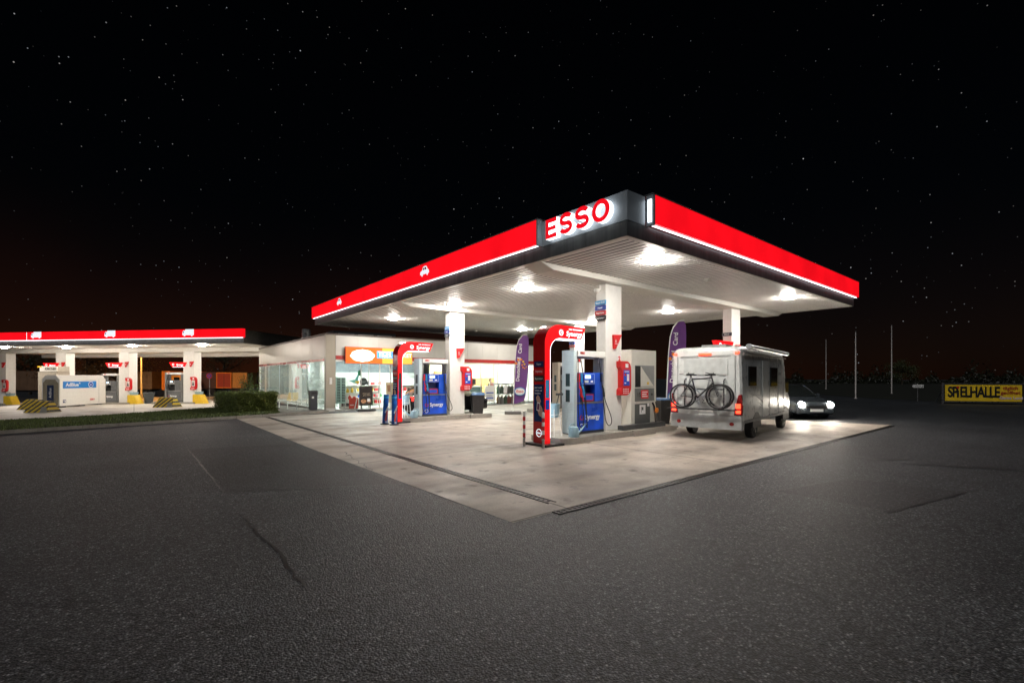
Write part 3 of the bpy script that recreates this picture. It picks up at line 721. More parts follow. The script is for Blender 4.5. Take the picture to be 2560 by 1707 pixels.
# ------------------------------------------------------------------ red arches
def rounded_arch(x0, wcol, zt, zb, xe, slant, ro, ri):
    outer = [(x0, 0.06)] + [(x0 + ro + ro*cos(R(a)), zt - ro + ro*sin(R(a))) for a in range(180, 89, -10)] + [(xe, zt - .03), (xe - slant, zb)]
    xi = x0 + wcol
    inner = [(xi + ri + ri*cos(R(a)), zb - ri + ri*sin(R(a))) for a in range(90, 181, 10)] + [(xi, .06)]
    return outer + inner
def pylon(label, loc, near):
    t = thing('promotional_arch', label, 'arch sign', loc, 0, 'red arch signs at the pump islands')
    P = rounded_arch(0, .19, 3.19, 2.83, 1.56, .16, .52, .36); n = len(P)
    b = MB(); bm = b.bm
    fr = [bm.verts.new((p[0], 0, p[1])) for p in P]; bk = [bm.verts.new((p[0], .45, p[1])) for p in P]
    f1 = bm.faces.new(fr); f2 = bm.faces.new(bk); bm.normal_update()
    for k in range(n):
        q = bm.faces.new((fr[k], fr[(k+1)%n], bk[(k+1)%n], bk[k])); q.material_index = 1
    bmesh.ops.triangulate(bm, faces=[f1, f2]); bmesh.ops.recalc_face_normals(bm, faces=bm.faces[:])
    body = b.build('arch_body', [REDE2, mat('arch_red_gloss', (.42, .008, .010), .16, var=.06, coat=.5)], t)
    # white light line along the inner edge
    xi = .19; inner = [(xi, .2)] + [(xi + .36 + .36*cos(R(a)), 2.83 - .36 + .36*sin(R(a))) for a in range(180, 89, -10)] + [(1.36, 2.83)]
    b = MB()
    for (p, q) in zip(inner, inner[1:]):
        d = Vector((q[0]-p[0], 0, q[1]-p[1])); nn = Vector((d.z, 0, -d.x)).normalized() * .010
        a, c = Vector((p[0], -.003, p[1])), Vector((q[0], -.003, q[1]))
        for (y0, y1) in ((-.003, .40),):
            v = [(a.x, y0, a.z), (c.x, y0, c.z), (c.x+nn.x, y0, c.z+nn.z), (a.x+nn.x, y0, a.z+nn.z), (a.x, y1, a.z), (c.x, y1, c.z), (c.x+nn.x, y1, c.z+nn.z), (a.x+nn.x, y1, a.z+nn.z)]
            w = [b.bm.verts.new(k) for k in v]
            for k in ((0,1,2,3),(7,6,5,4),(0,4,5,1),(3,2,6,7)): b.bm.faces.new([w[m] for m in k])
    b.build('edge_light', LEDW, t)
    b = MB(); b.box(.55, 1.35, .06, .39, 2.812, 2.828); b.build('edge_light', LEDW, t)
    text('Synergy', .195, SYMW, body, (1.09, -.005, 2.965), bold=.003, shear=.15)
    text('FUEL TECHNOLOGY', .058, SYMW, body, (1.16, -.005, 3.085), bold=.001)
    b = MB()
    for k in range(14):
        a = 2*pi*k/14; r0, r1 = .070, .096
        b.prism([(.60 + r0*cos(a-.15), 2.985 + r0*sin(a-.15)), (.60 + r1*cos(a), 2.985 + r1*sin(a)), (.60 + r0*cos(a+.15), 2.985 + r0*sin(a+.15))], 'xz', -.005, .001)
    e = ring_mesh(capO(0, 0, .074, .074, 24), capO(0, 0, .048, .048, 24), 0, .005, None)
    bmesh.ops.rotate(e.bm, verts=e.bm.verts, matrix=Matrix.Rotation(pi/2, 3, 'Z')); bmesh.ops.translate(e.bm, verts=e.bm.verts, vec=(.60, -.001, 2.985))
    e.build('emblem', SYMW, body); b.build('emblem_rays', SYMW, body)
    b = MB(); b.prism(capO(.60, 2.985, .022, .022, 12), 'xz', -.004, .001); b.build('emblem_core', SYMW, body)
    # broad side: grade labels, poster and ring
    for z, m, s in ((2.06, DBLUE, 'Super'), (1.87, REDP, 'Supreme'), (1.68, BLACK, 'Supreme+')):
        b = MB(); b.box(-.006, .001, .05, .40, z, z + .15); l = b.build('grade_label', m, t)
        text(s, .075, LETW, l, (-.0065, .225, z + .075), -pi/2, .002)
    b = MB(); b.box(-.007, .001, .04, .41, .62, 1.60); po = b.build('poster', mat('poster_navy', (.008, .03, .12), .22, var=.25, scale=3), t)
    b = MB(); b.prism([(.09, .98), (.06, .80), (.10, .74), (.22, .80), (.28, .95), (.24, 1.05), (.15, 1.06)], 'yz', -.010, -.006); b.build('hand_print', SKIN, po)
    b = MB(); b.prism([(.20, 1.28), (.14, 1.16), (.20, 1.10), (.30, 1.16), (.33, 1.26), (.26, 1.33)], 'yz', -.010, -.006); b.build('hand_print', SKIN, po)
    b = MB(); b.prism([(.20, .90), (.31, .92), (.28, 1.14), (.17, 1.12)], 'yz', -.013, -.0095); ph = b.build('phone_print', LETW, po)
    b = MB(); b.prism([(.205, .93), (.29, .945), (.265, 1.11), (.185, 1.095)], 'yz', -.015, -.0125); b.build('screen_print', mat('print_plum', (.15, .03, .10), .4), ph)
    for k, s in enumerate(('Jetzt mobil', 'tanken und', 'bezahlen')):
        text(s, .062, LETW, po, (-.009, .38, 1.52 - k*.075), -pi/2, .001, align='LEFT')
    g = ring_mesh(capO(-.225, .33, .105, .105, 28), capO(-.225, .33, .088, .088, 28), -.006, .001, None, 0, 0); g.build('emblem_ring', SYMW, t)
    text('Esso', .075, SYMW, t, (-.005, .225, .33), -pi/2, .002, .002, shear=.2)
    # narrow side posters
    for z0, z1, m in ((1.25, 1.72, CYAN), (.95, 1.2, BLUEP)):
        b = MB(); b.box(.03, .155, -.006, .001, z0, z1); b.build('poster', m, t)
    if not near:
        b = MB(); b.box(.05, .15, -.008, .001, 1.0, 1.95); b.build('poster', BLACK, t)
        for k in range(9):
            pass
    b = MB(); b.box(-.16 if near else -.1, .5, -.22 if near else -.08, .62 if near else .53, .004, .062); b.build('base_plate', BLACK, t, .006, 1)
    return t
pylon('tall red arch sign with dark poster beside the nearest blue pump', (8.25, 8.76, 0), True)
pylon('smaller looking red arch sign in front of the orange shop sign', (7.9, 16.66, 0), False)

# small trapezoid signs above the far pumps
def fin_sign(label, loc, rotz, w=1.5, s='Synergy', group='red tapered signs above pumps'):
    t = thing('pump_sign', label, 'sign', loc, rotz, group)
    b = MB(); b.prism([(-w/2, .38), (w/2, .38), (w/2 - .2, 0), (-w/2 + .25, 0)], 'xz', 0, .16); bd = b.build('panel', REDE2, t)
    b = MB(); b.box(-w/2 + .3, w/2 - .25, .02, .14, -.022, -.002); b.build('edge_light', LEDW, t)
    text(s, .2, SYMW, bd, (.2, -.005, .17), bold=.006, shear=.15)
    g = ring_mesh(capO(0, 0, .1, .1, 20), capO(0, 0, .06, .06, 20), 0, .006, None, 0, 0)
    bmesh.ops.rotate(g.bm, verts=g.bm.verts, matrix=Matrix.Rotation(pi/2, 3, 'Z')); bmesh.ops.translate(g.bm, verts=g.bm.verts, vec=(-w/2 + .38, -.002, .2)); g.build('emblem', SYMW, bd)
    return t
fin_sign('red tapered sign on the column above the white motorhome roof', (18.35, 8.98, 2.86), 0)

# ------------------------------------------------------------------ column equipment
def wedge_sign(label, loc, rotz=0, group='red wedge signs on the columns', s=1.0):
    t = thing('column_sign', label, 'sign', loc, rotz, group)
    b = MB(); b.prism([(0, .43*s), (.40*s, .45*s), (.12*s, 0), (.02*s, 0)], 'xz', -.07, 0); p = b.build('panel', REDP, t, .006, 1)
    b = MB(); b.prism([(.095*s, .19*s), (.075*s, .23*s), (.095*s, .30*s), (.115*s, .23*s)], 'xz', -.076, -.069); b.build('drop_symbol', LETW, p)
    b = MB(); b.box(.05*s, .18*s, -.075, -.069, .155*s, .17*s); b.build('stripe', LETW, p)
    return t
wedge_sign('red wedge sign with white drop high on the nearest column', (11.38, 9.078, 2.66))
wedge_sign('red wedge sign on the column of the left pump island', (10.95, 17.278, 2.62))
wedge_sign('red wedge sign on the column beyond the white motorhome', (19.42, 9.078, 2.7))
wedge_sign('red wedge sign on the far column seen through the nearest pump', (18.75, 17.278, 2.62))
def service_unit(label, loc, rotz=0, group='red service units on the columns', poster=BLUEP):
    t = thing('service_unit', label, 'service unit', loc, rotz, group)
    P = [(0, 1.06), (.30, 1.06)] + arc(.30, .82, .24, 80, 0, 5) + arc(.30, .24, .24, 0, -80, 5) + [(.30, 0), (0, 0), (0, .17), (.07, .24), (.07, .80), (0, .87)]
    b = MB(); b.prism(P, 'xz', -.17, 0); p = b.build('housing', REDP, t, .01, 2)
    b = MB(); b.box(.15, .44, -.178, -.169, .30, .78); po = b.build('poster', poster, p)
    if poster is BLUEP:
        b = MB(); b.box(.30, .41, -.182, -.177, .44, .66); b.build('print', LETW, po)
        b = MB(); b.prism(capO(.225, .64, .045, .045, 14), 'xz', -.182, -.177); b.build('print', REDP, po)
        b = MB(); b.box(.18, .40, -.182, -.177, .72, .745); b.box(.18, .26, -.182, -.177, .36, .40); b.build('print', LETW, po)
    else:
        b = MB(); b.prism([(.2, .36), (.38, .36), (.36, .55), (.32, .56), (.31, .70), (.26, .70), (.25, .56), (.22, .54)], 'xz', -.182, -.177); b.build('print', DGREY, po)
    b = MB()
    for i in range(4):
        for j in range(3): b.box(.13 + i*.075, .17 + i*.075, -.176, -.169, .055 + j*.06, .085 + j*.06)
    b.build('pictogram', LETW, p)
    b = MB(); b.box(.24, .38, -.176, -.169, .86, .98); b.build('pictogram', LETW, p)
    return t
service_unit('red service unit with blue poster on the nearest column', (11.58, 9.078, 1.23))
service_unit('red service unit with blue poster on the column beside the wheelie bins', (11.15, 17.278, 1.2))
service_unit('red service unit on the column behind the white motorhome', (19.7, 9.078, 1.2))
def price_board(label, loc, names, rotz=0):
    t = thing('price_board', label, 'price board', loc, rotz, 'fuel grade boards on the columns')
    cols = {'Super E10': mat('board_light_blue', (.06, .32, .62), .4), 'Super': mat('board_blue', (.03, .07, .38), .4), 'Supreme': mat('board_red', (.55, .05, .05), .4), 'Supreme+': BLACK, 'Diesel': mat('board_slate', (.03, .04, .06), .4)}
    for k, s in enumerate(names):
        b = MB(); b.box(-.012, .02, -.40, .012, -k*.157, -k*.157 + .135); p = b.build('plate', cols[s], t, .003, 1)
        text(s, .085, LETW, p, (-.014, -.19, -k*.157 + .068), -pi/2, .002)
    return t
price_board('stack of four coloured fuel grade plates on the nearest column', (11.06, 9.46, 4.0), ['Super E10', 'Super', 'Supreme', 'Supreme+'])
price_board('stack of blue fuel grade plates high on the left island column', (10.6, 17.66, 3.86), ['Super E10', 'Super', 'Diesel'])
price_board('small stack of fuel grade plates on the far column above the nearest pump', (18.48, 17.66, 3.72), ['Diesel', 'Super', 'Supreme'])
price_board('single dark fuel grade plate on the column above the white motorhome', (19.1, 9.46, 3.5), ['Diesel'])
def num_plate(label, loc, s):
    t = thing('number_plate_sign', label, 'number sign', loc)
    b = MB(); b.box(0, .16, -.012, 0, 0, .23); p = b.build('plate', LETW, t)
    text(s, .2, LETR, t, (.08, -.014, .115), bold=.008); return t
num_plate('white plate with red number two on the nearest column', (11.64, 9.079, 2.25), '2')
cam_ = thing('security_camera', 'small white dome camera at the top of the nearest column', 'camera', (11.0, 9.3, 4.45))
b = MB(); b.box(-.02, .08, -.05, .05, .0, .14); b.build('bracket', WARMW, cam_, .01, 2)
b = MB(); b.lathe([(.085, .03), (.085, -.03), (.06, -.08), (.01, -.105)], (-.06, 0, 0), 16); b.build('dome', WARMW, cam_, smooth=True)

# ------------------------------------------------------------------ grey cabinet beyond the nearest column
cab = thing('gas_pump_cabinet', 'tall grey gas pump cabinet right of the nearest column', 'pump cabinet', (12.24, 9.0, .172), 0)
b = MB(); b.box(0, 1.36, 0, .62, 0, 2.5); body = b.build('housing', CREAM, cab, .015, 2)
b = MB(); b.box(.20, .48, -.006, .004, 1.30, 1.98); b.build('display_window', glass('dark_glass', (.05, .05, .05)), cab)
b = MB(); b.box(.19, 1.25, -.003, .003, 1.29, 2.0); b.build('front_frame', GREYM, cab)
b = MB(); b.prism([(.50, 1.98), (1.22, 1.98), (.86, 1.66)], 'xz', -.012, -.002); b.build('warning_panel', GREYM, cab)
b = MB(); b.prism([(.50, 1.97), (.85, 1.655), (1.22, 1.32), (.50, 1.32)], 'xz', -.011, -.0025); b.build('front_panel', CREAM, cab)
b = MB(); b.prism(capO(.88, 1.42, .05, .05, 14), 'xz', -.017, -.01); b.build('sticker', YELLOW, cab)
b = MB(); b.box(.18, 1.24, -.012, .003, .84, 1.26); mp = b.build('meter_panel', mat('meter_grey', (.13, .135, .13), .35), cab)
text('15', .2, LETB, mp, (.38, -.014, 1.05)); b = MB(); b.box(.50, .90, -.016, -.011, .92, 1.2); st = b.build('red_notice', REDP, mp)
for k in range(3):
    b = MB(); b.box(.55, .85 - .06*(k % 2), -.019, -.015, .98 + k*.07, 1.01 + k*.07); b.build('notice_print', LETW, st)
b = MB(); b.prism(capO(1.1, 1.05, .04, .04, 14), 'xz', -.02, -.011); b.build('button', BLACK, mp)
b = MB(); b.box(.18, 1.0, -.012, .003, .05, .76); dp = b.build('lower_door', mat('door_grey', (.10, .105, .10), .4), cab)
b = MB(); b.box(.42, .74, -.016, -.011, .42, .72); b.build('notice', LETW, dp)
b = MB(); b.box(.50, .52, -.018, -.015, .47, .67); b.box(.54, .62, -.018, -.015, .55, .65); b.build('notice_print', DGREY, dp)
b = MB(); b.box(.84, .96, -.016, -.011, .66, .76); b.build('notice', LETW, dp)
b = MB(); b.tube([(1.12, -.02, .78), (1.15, -.07, .66), (1.16, -.09, .5)], .03, 8); b.build('nozzle', BLACK, cab, smooth=True)
b = MB(); b.lathe([(.02, -.05), (.085, -.04), (.085, .03), (.03, .05)], (1.22, -.10, .52), 16, axis='y'); b.build('coupling', ORANGE, cab, smooth=True)
b = MB(); b.tube([(1.16, -.09, .5), (1.13, -.12, .2), (1.18, -.16, .0), (1.26, -.18, -.08), (1.36, -.16, -.02), (1.34, -.1, .3), (1.3, -.02, .8)], .014, 7); b.build('hose', RUBBER, cab, smooth=True)
b = MB(); b.box(-.75, 1.5, -.27, -.05, 0, .14); b.build('foot_rail', DGREY, cab, .02, 2)

# ------------------------------------------------------------------ small items at the islands
RW = [mat('bollard_red', (.55, .02, .02), .45, dirt=.15), WHITE, STEEL]
def post(label, loc):
    t = thing('bollard', label, 'bollard', (*loc, .004), 0, 'red and white posts at the near island')
    b = MB(); b.lathe([(.055, 0), (.055, .012), (.03, .014)], n=18); b.build('foot', STEEL, t, smooth=True)
    b = MB(); z = .014; r = .034
    b.mi = 2; b.lathe([(r, .014), (r, .24)], n=18); 
    for k in range(6):
        b.mi = 0 if k % 2 == 0 else 1; b.lathe([(r + .0008, .2405 + k*.105), (r + .0008, .2405 + (k+1)*.105 - .0005)], n=18)
    b.mi = 1; b.lathe([(r, .871), (r, .895), (r*.6, .91), (.004, .915)], n=18)
    b.build('post', RW, t, smooth=True); return t
post('red and white banded post standing clear left of the red arch', (7.86, 9.13))
post('red and white banded post in front of the red arch base', (7.97, 8.52))
def sleeve(label, loc, lean):
    t = thing('advertising_post', label, 'post', (*loc, .004), 0, 'blue printed posts at the left red arch')
    b = MB(); b.lathe([(.17, 0), (.17, .03), (.1, .04)], n=20); b.build('foot', BLACK, t)
    b = MB(); b.lathe([(.10, .041), (.10, 1.12), (.098, 1.13)], n=22); p = b.build('sleeve', mat('sleeve_blue', (.01, .10, .42), .3, var=.4, scale=4), t, smooth=True); p.rotation_euler = (0, lean, 0)
    b = MB(); b.lathe([(.102, .99), (.102, 1.06)], n=22); b.build('band', CYAN, p, smooth=True)
    b = MB()
    for k in range(3): b.prism([(-.07 + k*.035, .45 + k*.05), (.0 + k*.03, .62 + k*.05), (.03 + k*.025, .60 + k*.05), (-.04 + k*.03, .43 + k*.04)], 'xz', -.108, -.09)
    b.build('swoosh', WHITE, p)
    b = MB(); b.prism([(-.06, .14), (.02, .14), (.05, .52), (.0, .54)], 'xz', -.106, -.088); b.build('swoosh', mat('print_coral', (.55, .10, .10), .4), p)
    b = MB(); b.prism(capO(.0, .09, .035, .035, 12), 'xz', -.112, -.09); b.build('emblem', WHITE, p); return t
sleeve('blue printed post standing farther left of the left red arch', (7.40, 16.72), R(3)); sleeve('blue printed post directly in front of the left red arch', (7.56, 16.24), 0)
def bucket_stand(label, loc):
    t = thing('washing_bucket', label, 'bucket', loc, 0, 'window washing buckets on stands')
    b = MB(); b.lathe([(.12, .52), (.155, .86), (.165, .87), (.165, .90), (.15, .90), (.14, .86), (.11, .55)], n=22); b.build('bucket', PALEB, t, smooth=True)
    b = MB()
    for k in range(4):
        a = pi/4 + k*pi/2; b.tube([(.14*cos(a), .14*sin(a), .75), (.2*cos(a), .2*sin(a), 0)], .012, 6)
    b.torus((0, 0, .60), .15, .01, 'z', 20, 6); b.build('stand', WHITE, t); 
    b = MB(); b.tube([(.05, .02, .7), (.17, -.02, 1.15)], .013, 6); b.box(.08, .30, -.05, .02, 1.12, 1.18); b.build('squeegee', DGREY, t); return t
bucket_stand('pale blue washing bucket on a white stand behind the near red arch', (8.92, 9.1, .172))
bucket_stand('grey washing bucket on a white stand at the left island', (8.44, 17.05, .172))
def watering_can(label, loc, rz):
    t = thing('watering_can', label, 'watering can', loc, rz, 'pale blue watering cans at the pumps')
    b = MB(); b.lathe([(.13, 0), (.145, .02), (.14, .2), (.12, .27), (.05, .29)], n=20); b.build('body', PALEB, t, smooth=True)
    b = MB(); b.tube([(.10, 0, .06), (.26, 0, .16), (.42, 0, .31)], .035, 10, r1=.018); b.lathe([(.018, 0), (.05, .04)], (.42, 0, .30), 12); b.build('spout', PALEB, t, smooth=True)
    b = MB(); b.tube([(.05, 0, .28), (.0, 0, .36), (-.1, 0, .36), (-.18, 0, .26), (-.13, 0, .08)], .016, 8); b.build('handle', PALEB, t, smooth=True); return t
watering_can('pale blue watering can lying ready before the nearest blue pump', (9.25, 8.68, .172), R(-5))
watering_can('pale blue watering can before the blue pump of the left island', (8.66, 16.78, .172), R(160))

def wheelie(label, loc, rz, group='black wheelie bins with blue lids'):
    t = thing('wheelie_bin', label, 'bin', (loc[0], loc[1], .006), rz, group)
    b = MB(); b.frustum((-.2, .2, -.24, .24), (-.27, .27, -.31, .31), .06, .96); b.box(-.29, .29, -.33, .33, .94, .99); b.build('body', mat('bin_black', (.022, .020, .020), .5, var=.2, dirt=.2), t, .015, 2)
    b = MB(); b.frustum((-.30, .30, -.35, .33), (-.26, .26, -.30, .30), .992, 1.05); l = b.build('lid', mat('bin_blue', (.05, .13, .30), .45, var=.1), t, .015, 2)
    b = MB(); b.tube([(-.22, .36, .98), (.22, .36, .98)], .016, 8); b.build('handle', BLACK, t)
    for s in (-1, 1):
        b = MB(); b.lathe([(.03, -.03), (.1, -.03), (.1, .03), (.03, .03)], (s*.24, .24, .105), 18, axis='x'); b.build('wheel', RUBBER, t, smooth=True)
    return t
wheelie('black wheelie bin with blue lid right beside the left island column', (11.98, 17.15), R(-25))
w2 = wheelie('black wheelie bin with blue lid behind the other bin at the left column', (12.75, 18.3), R(-15))
wheelie('black wheelie bin with blue lid right of the grey gas pump cabinet', (14.35, 9.35), R(-10))
bag = thing('rubbish_bag', 'crumpled pale bag lying on the wheelie bin beside the column', 'bag', (11.62, 17.45, 1.06))
b = MB(); rg = random.Random(2); bmesh.ops.create_icosphere(b.bm, subdivisions=3, radius=.22)
for v in b.bm.verts: v.co *= 1 + rg.uniform(-.16, .16); v.co.z *= .5
b.build('bag', mat('bag_plastic', (.55, .58, .42), .4), bag, smooth=True)

# ------------------------------------------------------------------ feather flags
PUR = mat('flag_purple', (.145, .045, .22), .6, var=.12, scale=2)
def flag(label, loc, H, s):
    t = thing('feather_flag', label, 'flag', loc, AV - pi/2, 'purple feather flags with white edge')
    # local x to the photo's right, y away from it
    k = H / 3.8
    edge = [(0, .45), (.03, 1.2), (.07, 2.0), (.11, 2.7), (.16, 3.2), (.27, 3.55), (.42, 3.74), (.58, 3.8)]
    outer = [(.72, 3.68), (.74, 3.2), (.72, 2.4), (.66, 1.5), (.58, .85), (.50, .62)]
    P = [(x*k, z*k) for x, z in edge + outer]
    b = MB(); bm = b.bm; rows = []
    def interp(pl, z):
        for (a, c) in zip(pl, pl[1:]):
            lo, hi = sorted((a[1], c[1]))
            if lo <= z <= hi and hi > lo: u = (z - a[1])/(c[1]-a[1]); return a[0] + (c[0]-a[0])*u
        return pl[-1][0] if z > pl[-1][1] else pl[0][0]
    NZ, NX = 26, 8
    for side in (0, 1):
        rows = []
        for i in range(NZ + 1):
            z = .5 + (3.75 - .5)*i/NZ
            xl = interp(edge, z); xr = interp([(q[0], q[1]) for q in outer[::-1]] + [(.66, 3.77)], z) if z > .62 else .5*(z-.45)/.17 + .02
            row = []
            for j in range(NX + 1):
                x = xl + (max(xr, xl + .02) - xl)*j/NX
                row.append(bm.verts.new((x*k, .045*sin(x*5 + z*1.3) + side*.006, z*k)))
            rows.append(row)
        for i in range(NZ):
            for j in range(NX): bm.faces.new((rows[i][j], rows[i][j+1], rows[i+1][j+1], rows[i+1][j]))
    c = b.build('cloth', PUR, t, smooth=True)
    b = MB(); b.tube([(x*k, .0, z*k) for x, z in [(-.03, .02)] + edge + [(.68, 3.78)]], .022*k, 8); b.build('pole', WHITE, t, smooth=True)
    b = MB(); b.box(-.42, .36, -.25, .25, .004, .13); b.build('base_weight', mat('base_stone', (.16, .155, .15), .8), t, .02, 2)
    rot = (pi/2, -R(87), 0)
    text('Deutschland', .228*k, LETW, t, (.235*k, -.058, 2.13*k), ext=.003, bold=.004, rot=rot)
    text('Card', .228*k, LETW, t, (.33*k, -.058, 3.12*k), ext=.003, bold=.003, rot=rot)
    for q, (dx, dz, r, m) in enumerate(((.13, 2.42, .06, ORANGE), (.24, 2.58, .06, ORANGE), (.37, 2.60, .055, ORANGE), (.47, 2.50, .05, YELLOW), (.53, 2.38, .045, YELLOW), (.42, 2.34, .04, ORANGE), (.46, 2.22, .04, ORANGE), (.54, 2.18, .035, ORANGE), (.62, 2.24, .03, YELLOW))):
        b = MB(); b.prism(capO(dx*k, dz*k, r*k, r*k, 14), 'xz', -.062, -.055); b.build('dot', m, t)
    b = MB(); b.prism(capO(.31*k, 1.08*k, .27*k, .205*k, 28), 'xz', -.060, -.052); ov = b.build('oval_badge', mat('badge_blue', (.06, .25, .55), .4), t)
    b = MB(); b.prism(capO(.31*k, 1.08*k, .23*k, .165*k, 28), 'xz', -.064, -.0595); b.build('oval_field', LETW, ov)
    text('Esso', .19*k, LETR, ov, (.31*k, -.066, 1.08*k), ext=.001, bold=.004)
    return t
flag('tall purple feather flag with white lettering standing between pumps and shop', (14.25, 17.35, .006), 3.85, 0)
flag('purple feather flag rising behind the white motorhome roof', (14.9, 9.45, .006), 3.85, 0)

# ------------------------------------------------------------------ shop building
SX0, SX1, SY0, SY1 = 7.68, 22.3, 24.6, 41.0
shop = thing('shop_building', 'low flat roofed beige shop building with brightly lit windows behind the pumps', 'building')
CLAD = mat('beige_cladding', (.44, .41, .36), .38, .25, .05, scale=1.2, dirt=.1)
CLADW = mat('pale_cladding', (.58, .56, .52), .42, .1, .04, scale=1.2, dirt=.08)
BROWN = mat('brown_trim', (.10, .075, .06), .5)
REDB = mat('red_band', (.42, .03, .025), .4, var=.06)
GL = glass('window_glass'); GLL = glass('side_window_glass', (.74, .78, .76), 1.5)
FRM = mat('window_frame', (.42, .42, .40), .35, .5)
# cladding panels with gaps
b = MB(); x = SX0 + .50
while x < SX1 - .05:
    x1 = min(x + 1.18, SX1); b.box(x + .004, x1 - .004, SY0, SY0 + .12, 2.93, 3.98); x = x1
b.build('fascia', CLADW, shop)
b = MB(); y = SY0 + .24; k = 0
while y < SY1 - .05:
    y1 = min(y + 2.15, SY1); b.box(SX0, SX0 + .12, y + .004, y1 - .004, 2.76 if k else 2.76, 3.98); y = y1; k += 1
b.build('fascia', CLAD, shop)
b = MB(); b.box(SX0 - .012, SX0 + .48, SY0 - .012, SY0 + .22, .18, 4.0); b.build('corner_pier', mat('pier_beige', (.40, .36, .29), .4, .2, .05, scale=1.2), shop, .006, 1)
b = MB(); b.box(SX0 + .02, SX0 + .46, SY0 + .01, SY0 + .2, .0, .178); b.build('pier_base', WARMW, shop)
b = MB(); b.box(SX0 - .004, SX0 + .10, SY1 - .25, SY1 + .02, -.4, 3.98); b.build('end_post', CLADW, shop)
b = MB(); b.box(SX0 - .05, SX1 + .05, SY0 - .05, SY0 + .2, 3.99, 4.06); b.box(SX0 - .05, SX0 + .2, SY0 + .202, SY1 + .05, 3.99, 4.06); b.build('roof_edge', BROWN, shop)
b = MB(); b.box(SX0 + .13, SX1, SY0 + .202, SY1, 3.82, 3.95); b.build('roof', mat('roof_gravel', (.12, .11, .10), .9, bump=.4), shop)
b = MB(); b.box(SX0 + .5, SX1 + .01, SY0 - .03, SY0 + .1, 2.72, 2.92); b.build('red_band', REDB, shop)
b = MB(); b.box(SX0 - .03, SX0 + .1, SY0 + .23, SY1, 2.62, 2.755); b.build('red_band', mat('red_band_side', (.36, .06, .05), .25, .2, var=.2, scale=.5), shop)
b = MB(); b.box(SX0 + .5, SX1, SY0 - .01, SY0 + .1, 2.62, 2.718); b.build('window_head', WARMW, shop)
b = MB(); b.box(SX1 - .12, SX1, SY0 + .13, SY1, -.4, 3.8); b.build('end_wall', CLADW, shop)
b = MB(); b.box(SX0 + .14, SX1 - .125, SY1 - .12, SY1, -.4, 3.8); b.build('rear_wall', CLADW, shop)
b = MB(); b.box(SX0 + .02, SX1 - .13, SY0 + .03, SY1 - .13, -.38, .035); b.build('floor', mat('shop_floor', (.50, .50, .47), .25, var=.06), shop)
b = MB(); b.box(SX0 + .13, SX1 - .13, SY0 + .13, SY1 - .13, 2.86, 2.90); b.build('ceiling', WHITE, shop)
# front windows and sliding door
xs = [8.16, 9.55, 10.0, 10.62, 11.25, 11.9, 13.3, 14.7, 16.1, 17.5, 18.9, 20.3, 21.6, 22.2]
for i, (a, c) in enumerate(zip(xs, xs[1:])):
    door = 10.0 <= a < 11.2
    nm = 'sliding_door' if door else 'window'
    b = MB(); b.box(a + .03, c - .03, SY0 + .05 + (.03 if door else 0), SY0 + .062 + (.03 if door else 0), .10, 2.61); g = b.build(nm, GL, shop)
    b = MB(); y0, y1 = (SY0 + .07, SY0 + .11) if door else (SY0 + .03, SY0 + .08)
    b.box(a - .0, a + .028, y0, y1, .04, 2.615); b.box(c - .028, c, y0, y1, .04, 2.615); b.box(a + .029, c - .029, y0, y1, .04, .098)
    b.build('frame', WARMW if door else FRM, g)
    if door:
        b = MB(); px_ = c - .09 if a < 10.5 else a + .06; b.box(px_, px_ + .03, y0 - .04, y0, .9, 1.3); b.build('handle', STEEL, g)
# left side windows
ysl = [24.9, 28.2, 31.4, 34.6, 37.8, 40.7]
for a, c in zip(ysl, ysl[1:]):
    b = MB(); b.box(SX0 + .04, SX0 + .052, a + .02, c - .02, .12, 2.60); g = b.build('window', GLL, shop)
    b = MB(); b.box(SX0 + .02, SX0 + .08, a - .01, a + .018, .04, 2.615); b.box(SX0 + .02, SX0 + .08, a + .019, c - .02, .04, .11); b.build('frame', FRM, g)
b = MB(); b.box(SX0 + .005, SX0 + .07, SY0 + .23, SY1, -.4, .035); b.build('side_plinth', DGREY, shop)
# partitions
PLAST = mat('shop_wall', (.70, .72, .70), .6, var=.03)
b = MB(); b.box(9.9, 16.3, 31.5, 31.6, .04, 2.85); b.build('partition', PLAST, shop)
b = MB(); b.box(16.4, 22.1, 29.4, 29.5, 1.72, 2.85); b.build('partition', mat('beige_wall', (.62, .50, .33), .6), shop)
b = MB(); b.box(16.4, 22.1, 29.36, 29.5, .04, 1.715); b.build('wood_panelling', WOOD, shop)
b = MB(); b.box(9.9, 10.0, 31.61, 40.8, .04, 2.85); b.build('partition', PLAST, shop)
b = MB()
for k in range(16): b.box(10.0, 16.2, 31.44 - .0, 31.49, 2.12 + k*.045, 2.15 + k*.045)
b.build('slat_panel', mat('slat_grey', (.20, .24, .28), .5), shop)
for lx in (8.9, 11.0, 13.2, 15.4, 17.6, 19.8, 21.4):
    for ly in (25.9, 28.3):
        b = MB(); b.box(lx - .6, lx + .6, ly - .12, ly + .12, 2.80, 2.855); b.build('ceiling_lamp', SHOPL, shop)
for ly in (31.8, 35.4, 39): 
    b = MB(); b.box(8.6, 8.8, ly - .6, ly + .6, 2.80, 2.855); b.build('ceiling_lamp', SHOPL, shop)
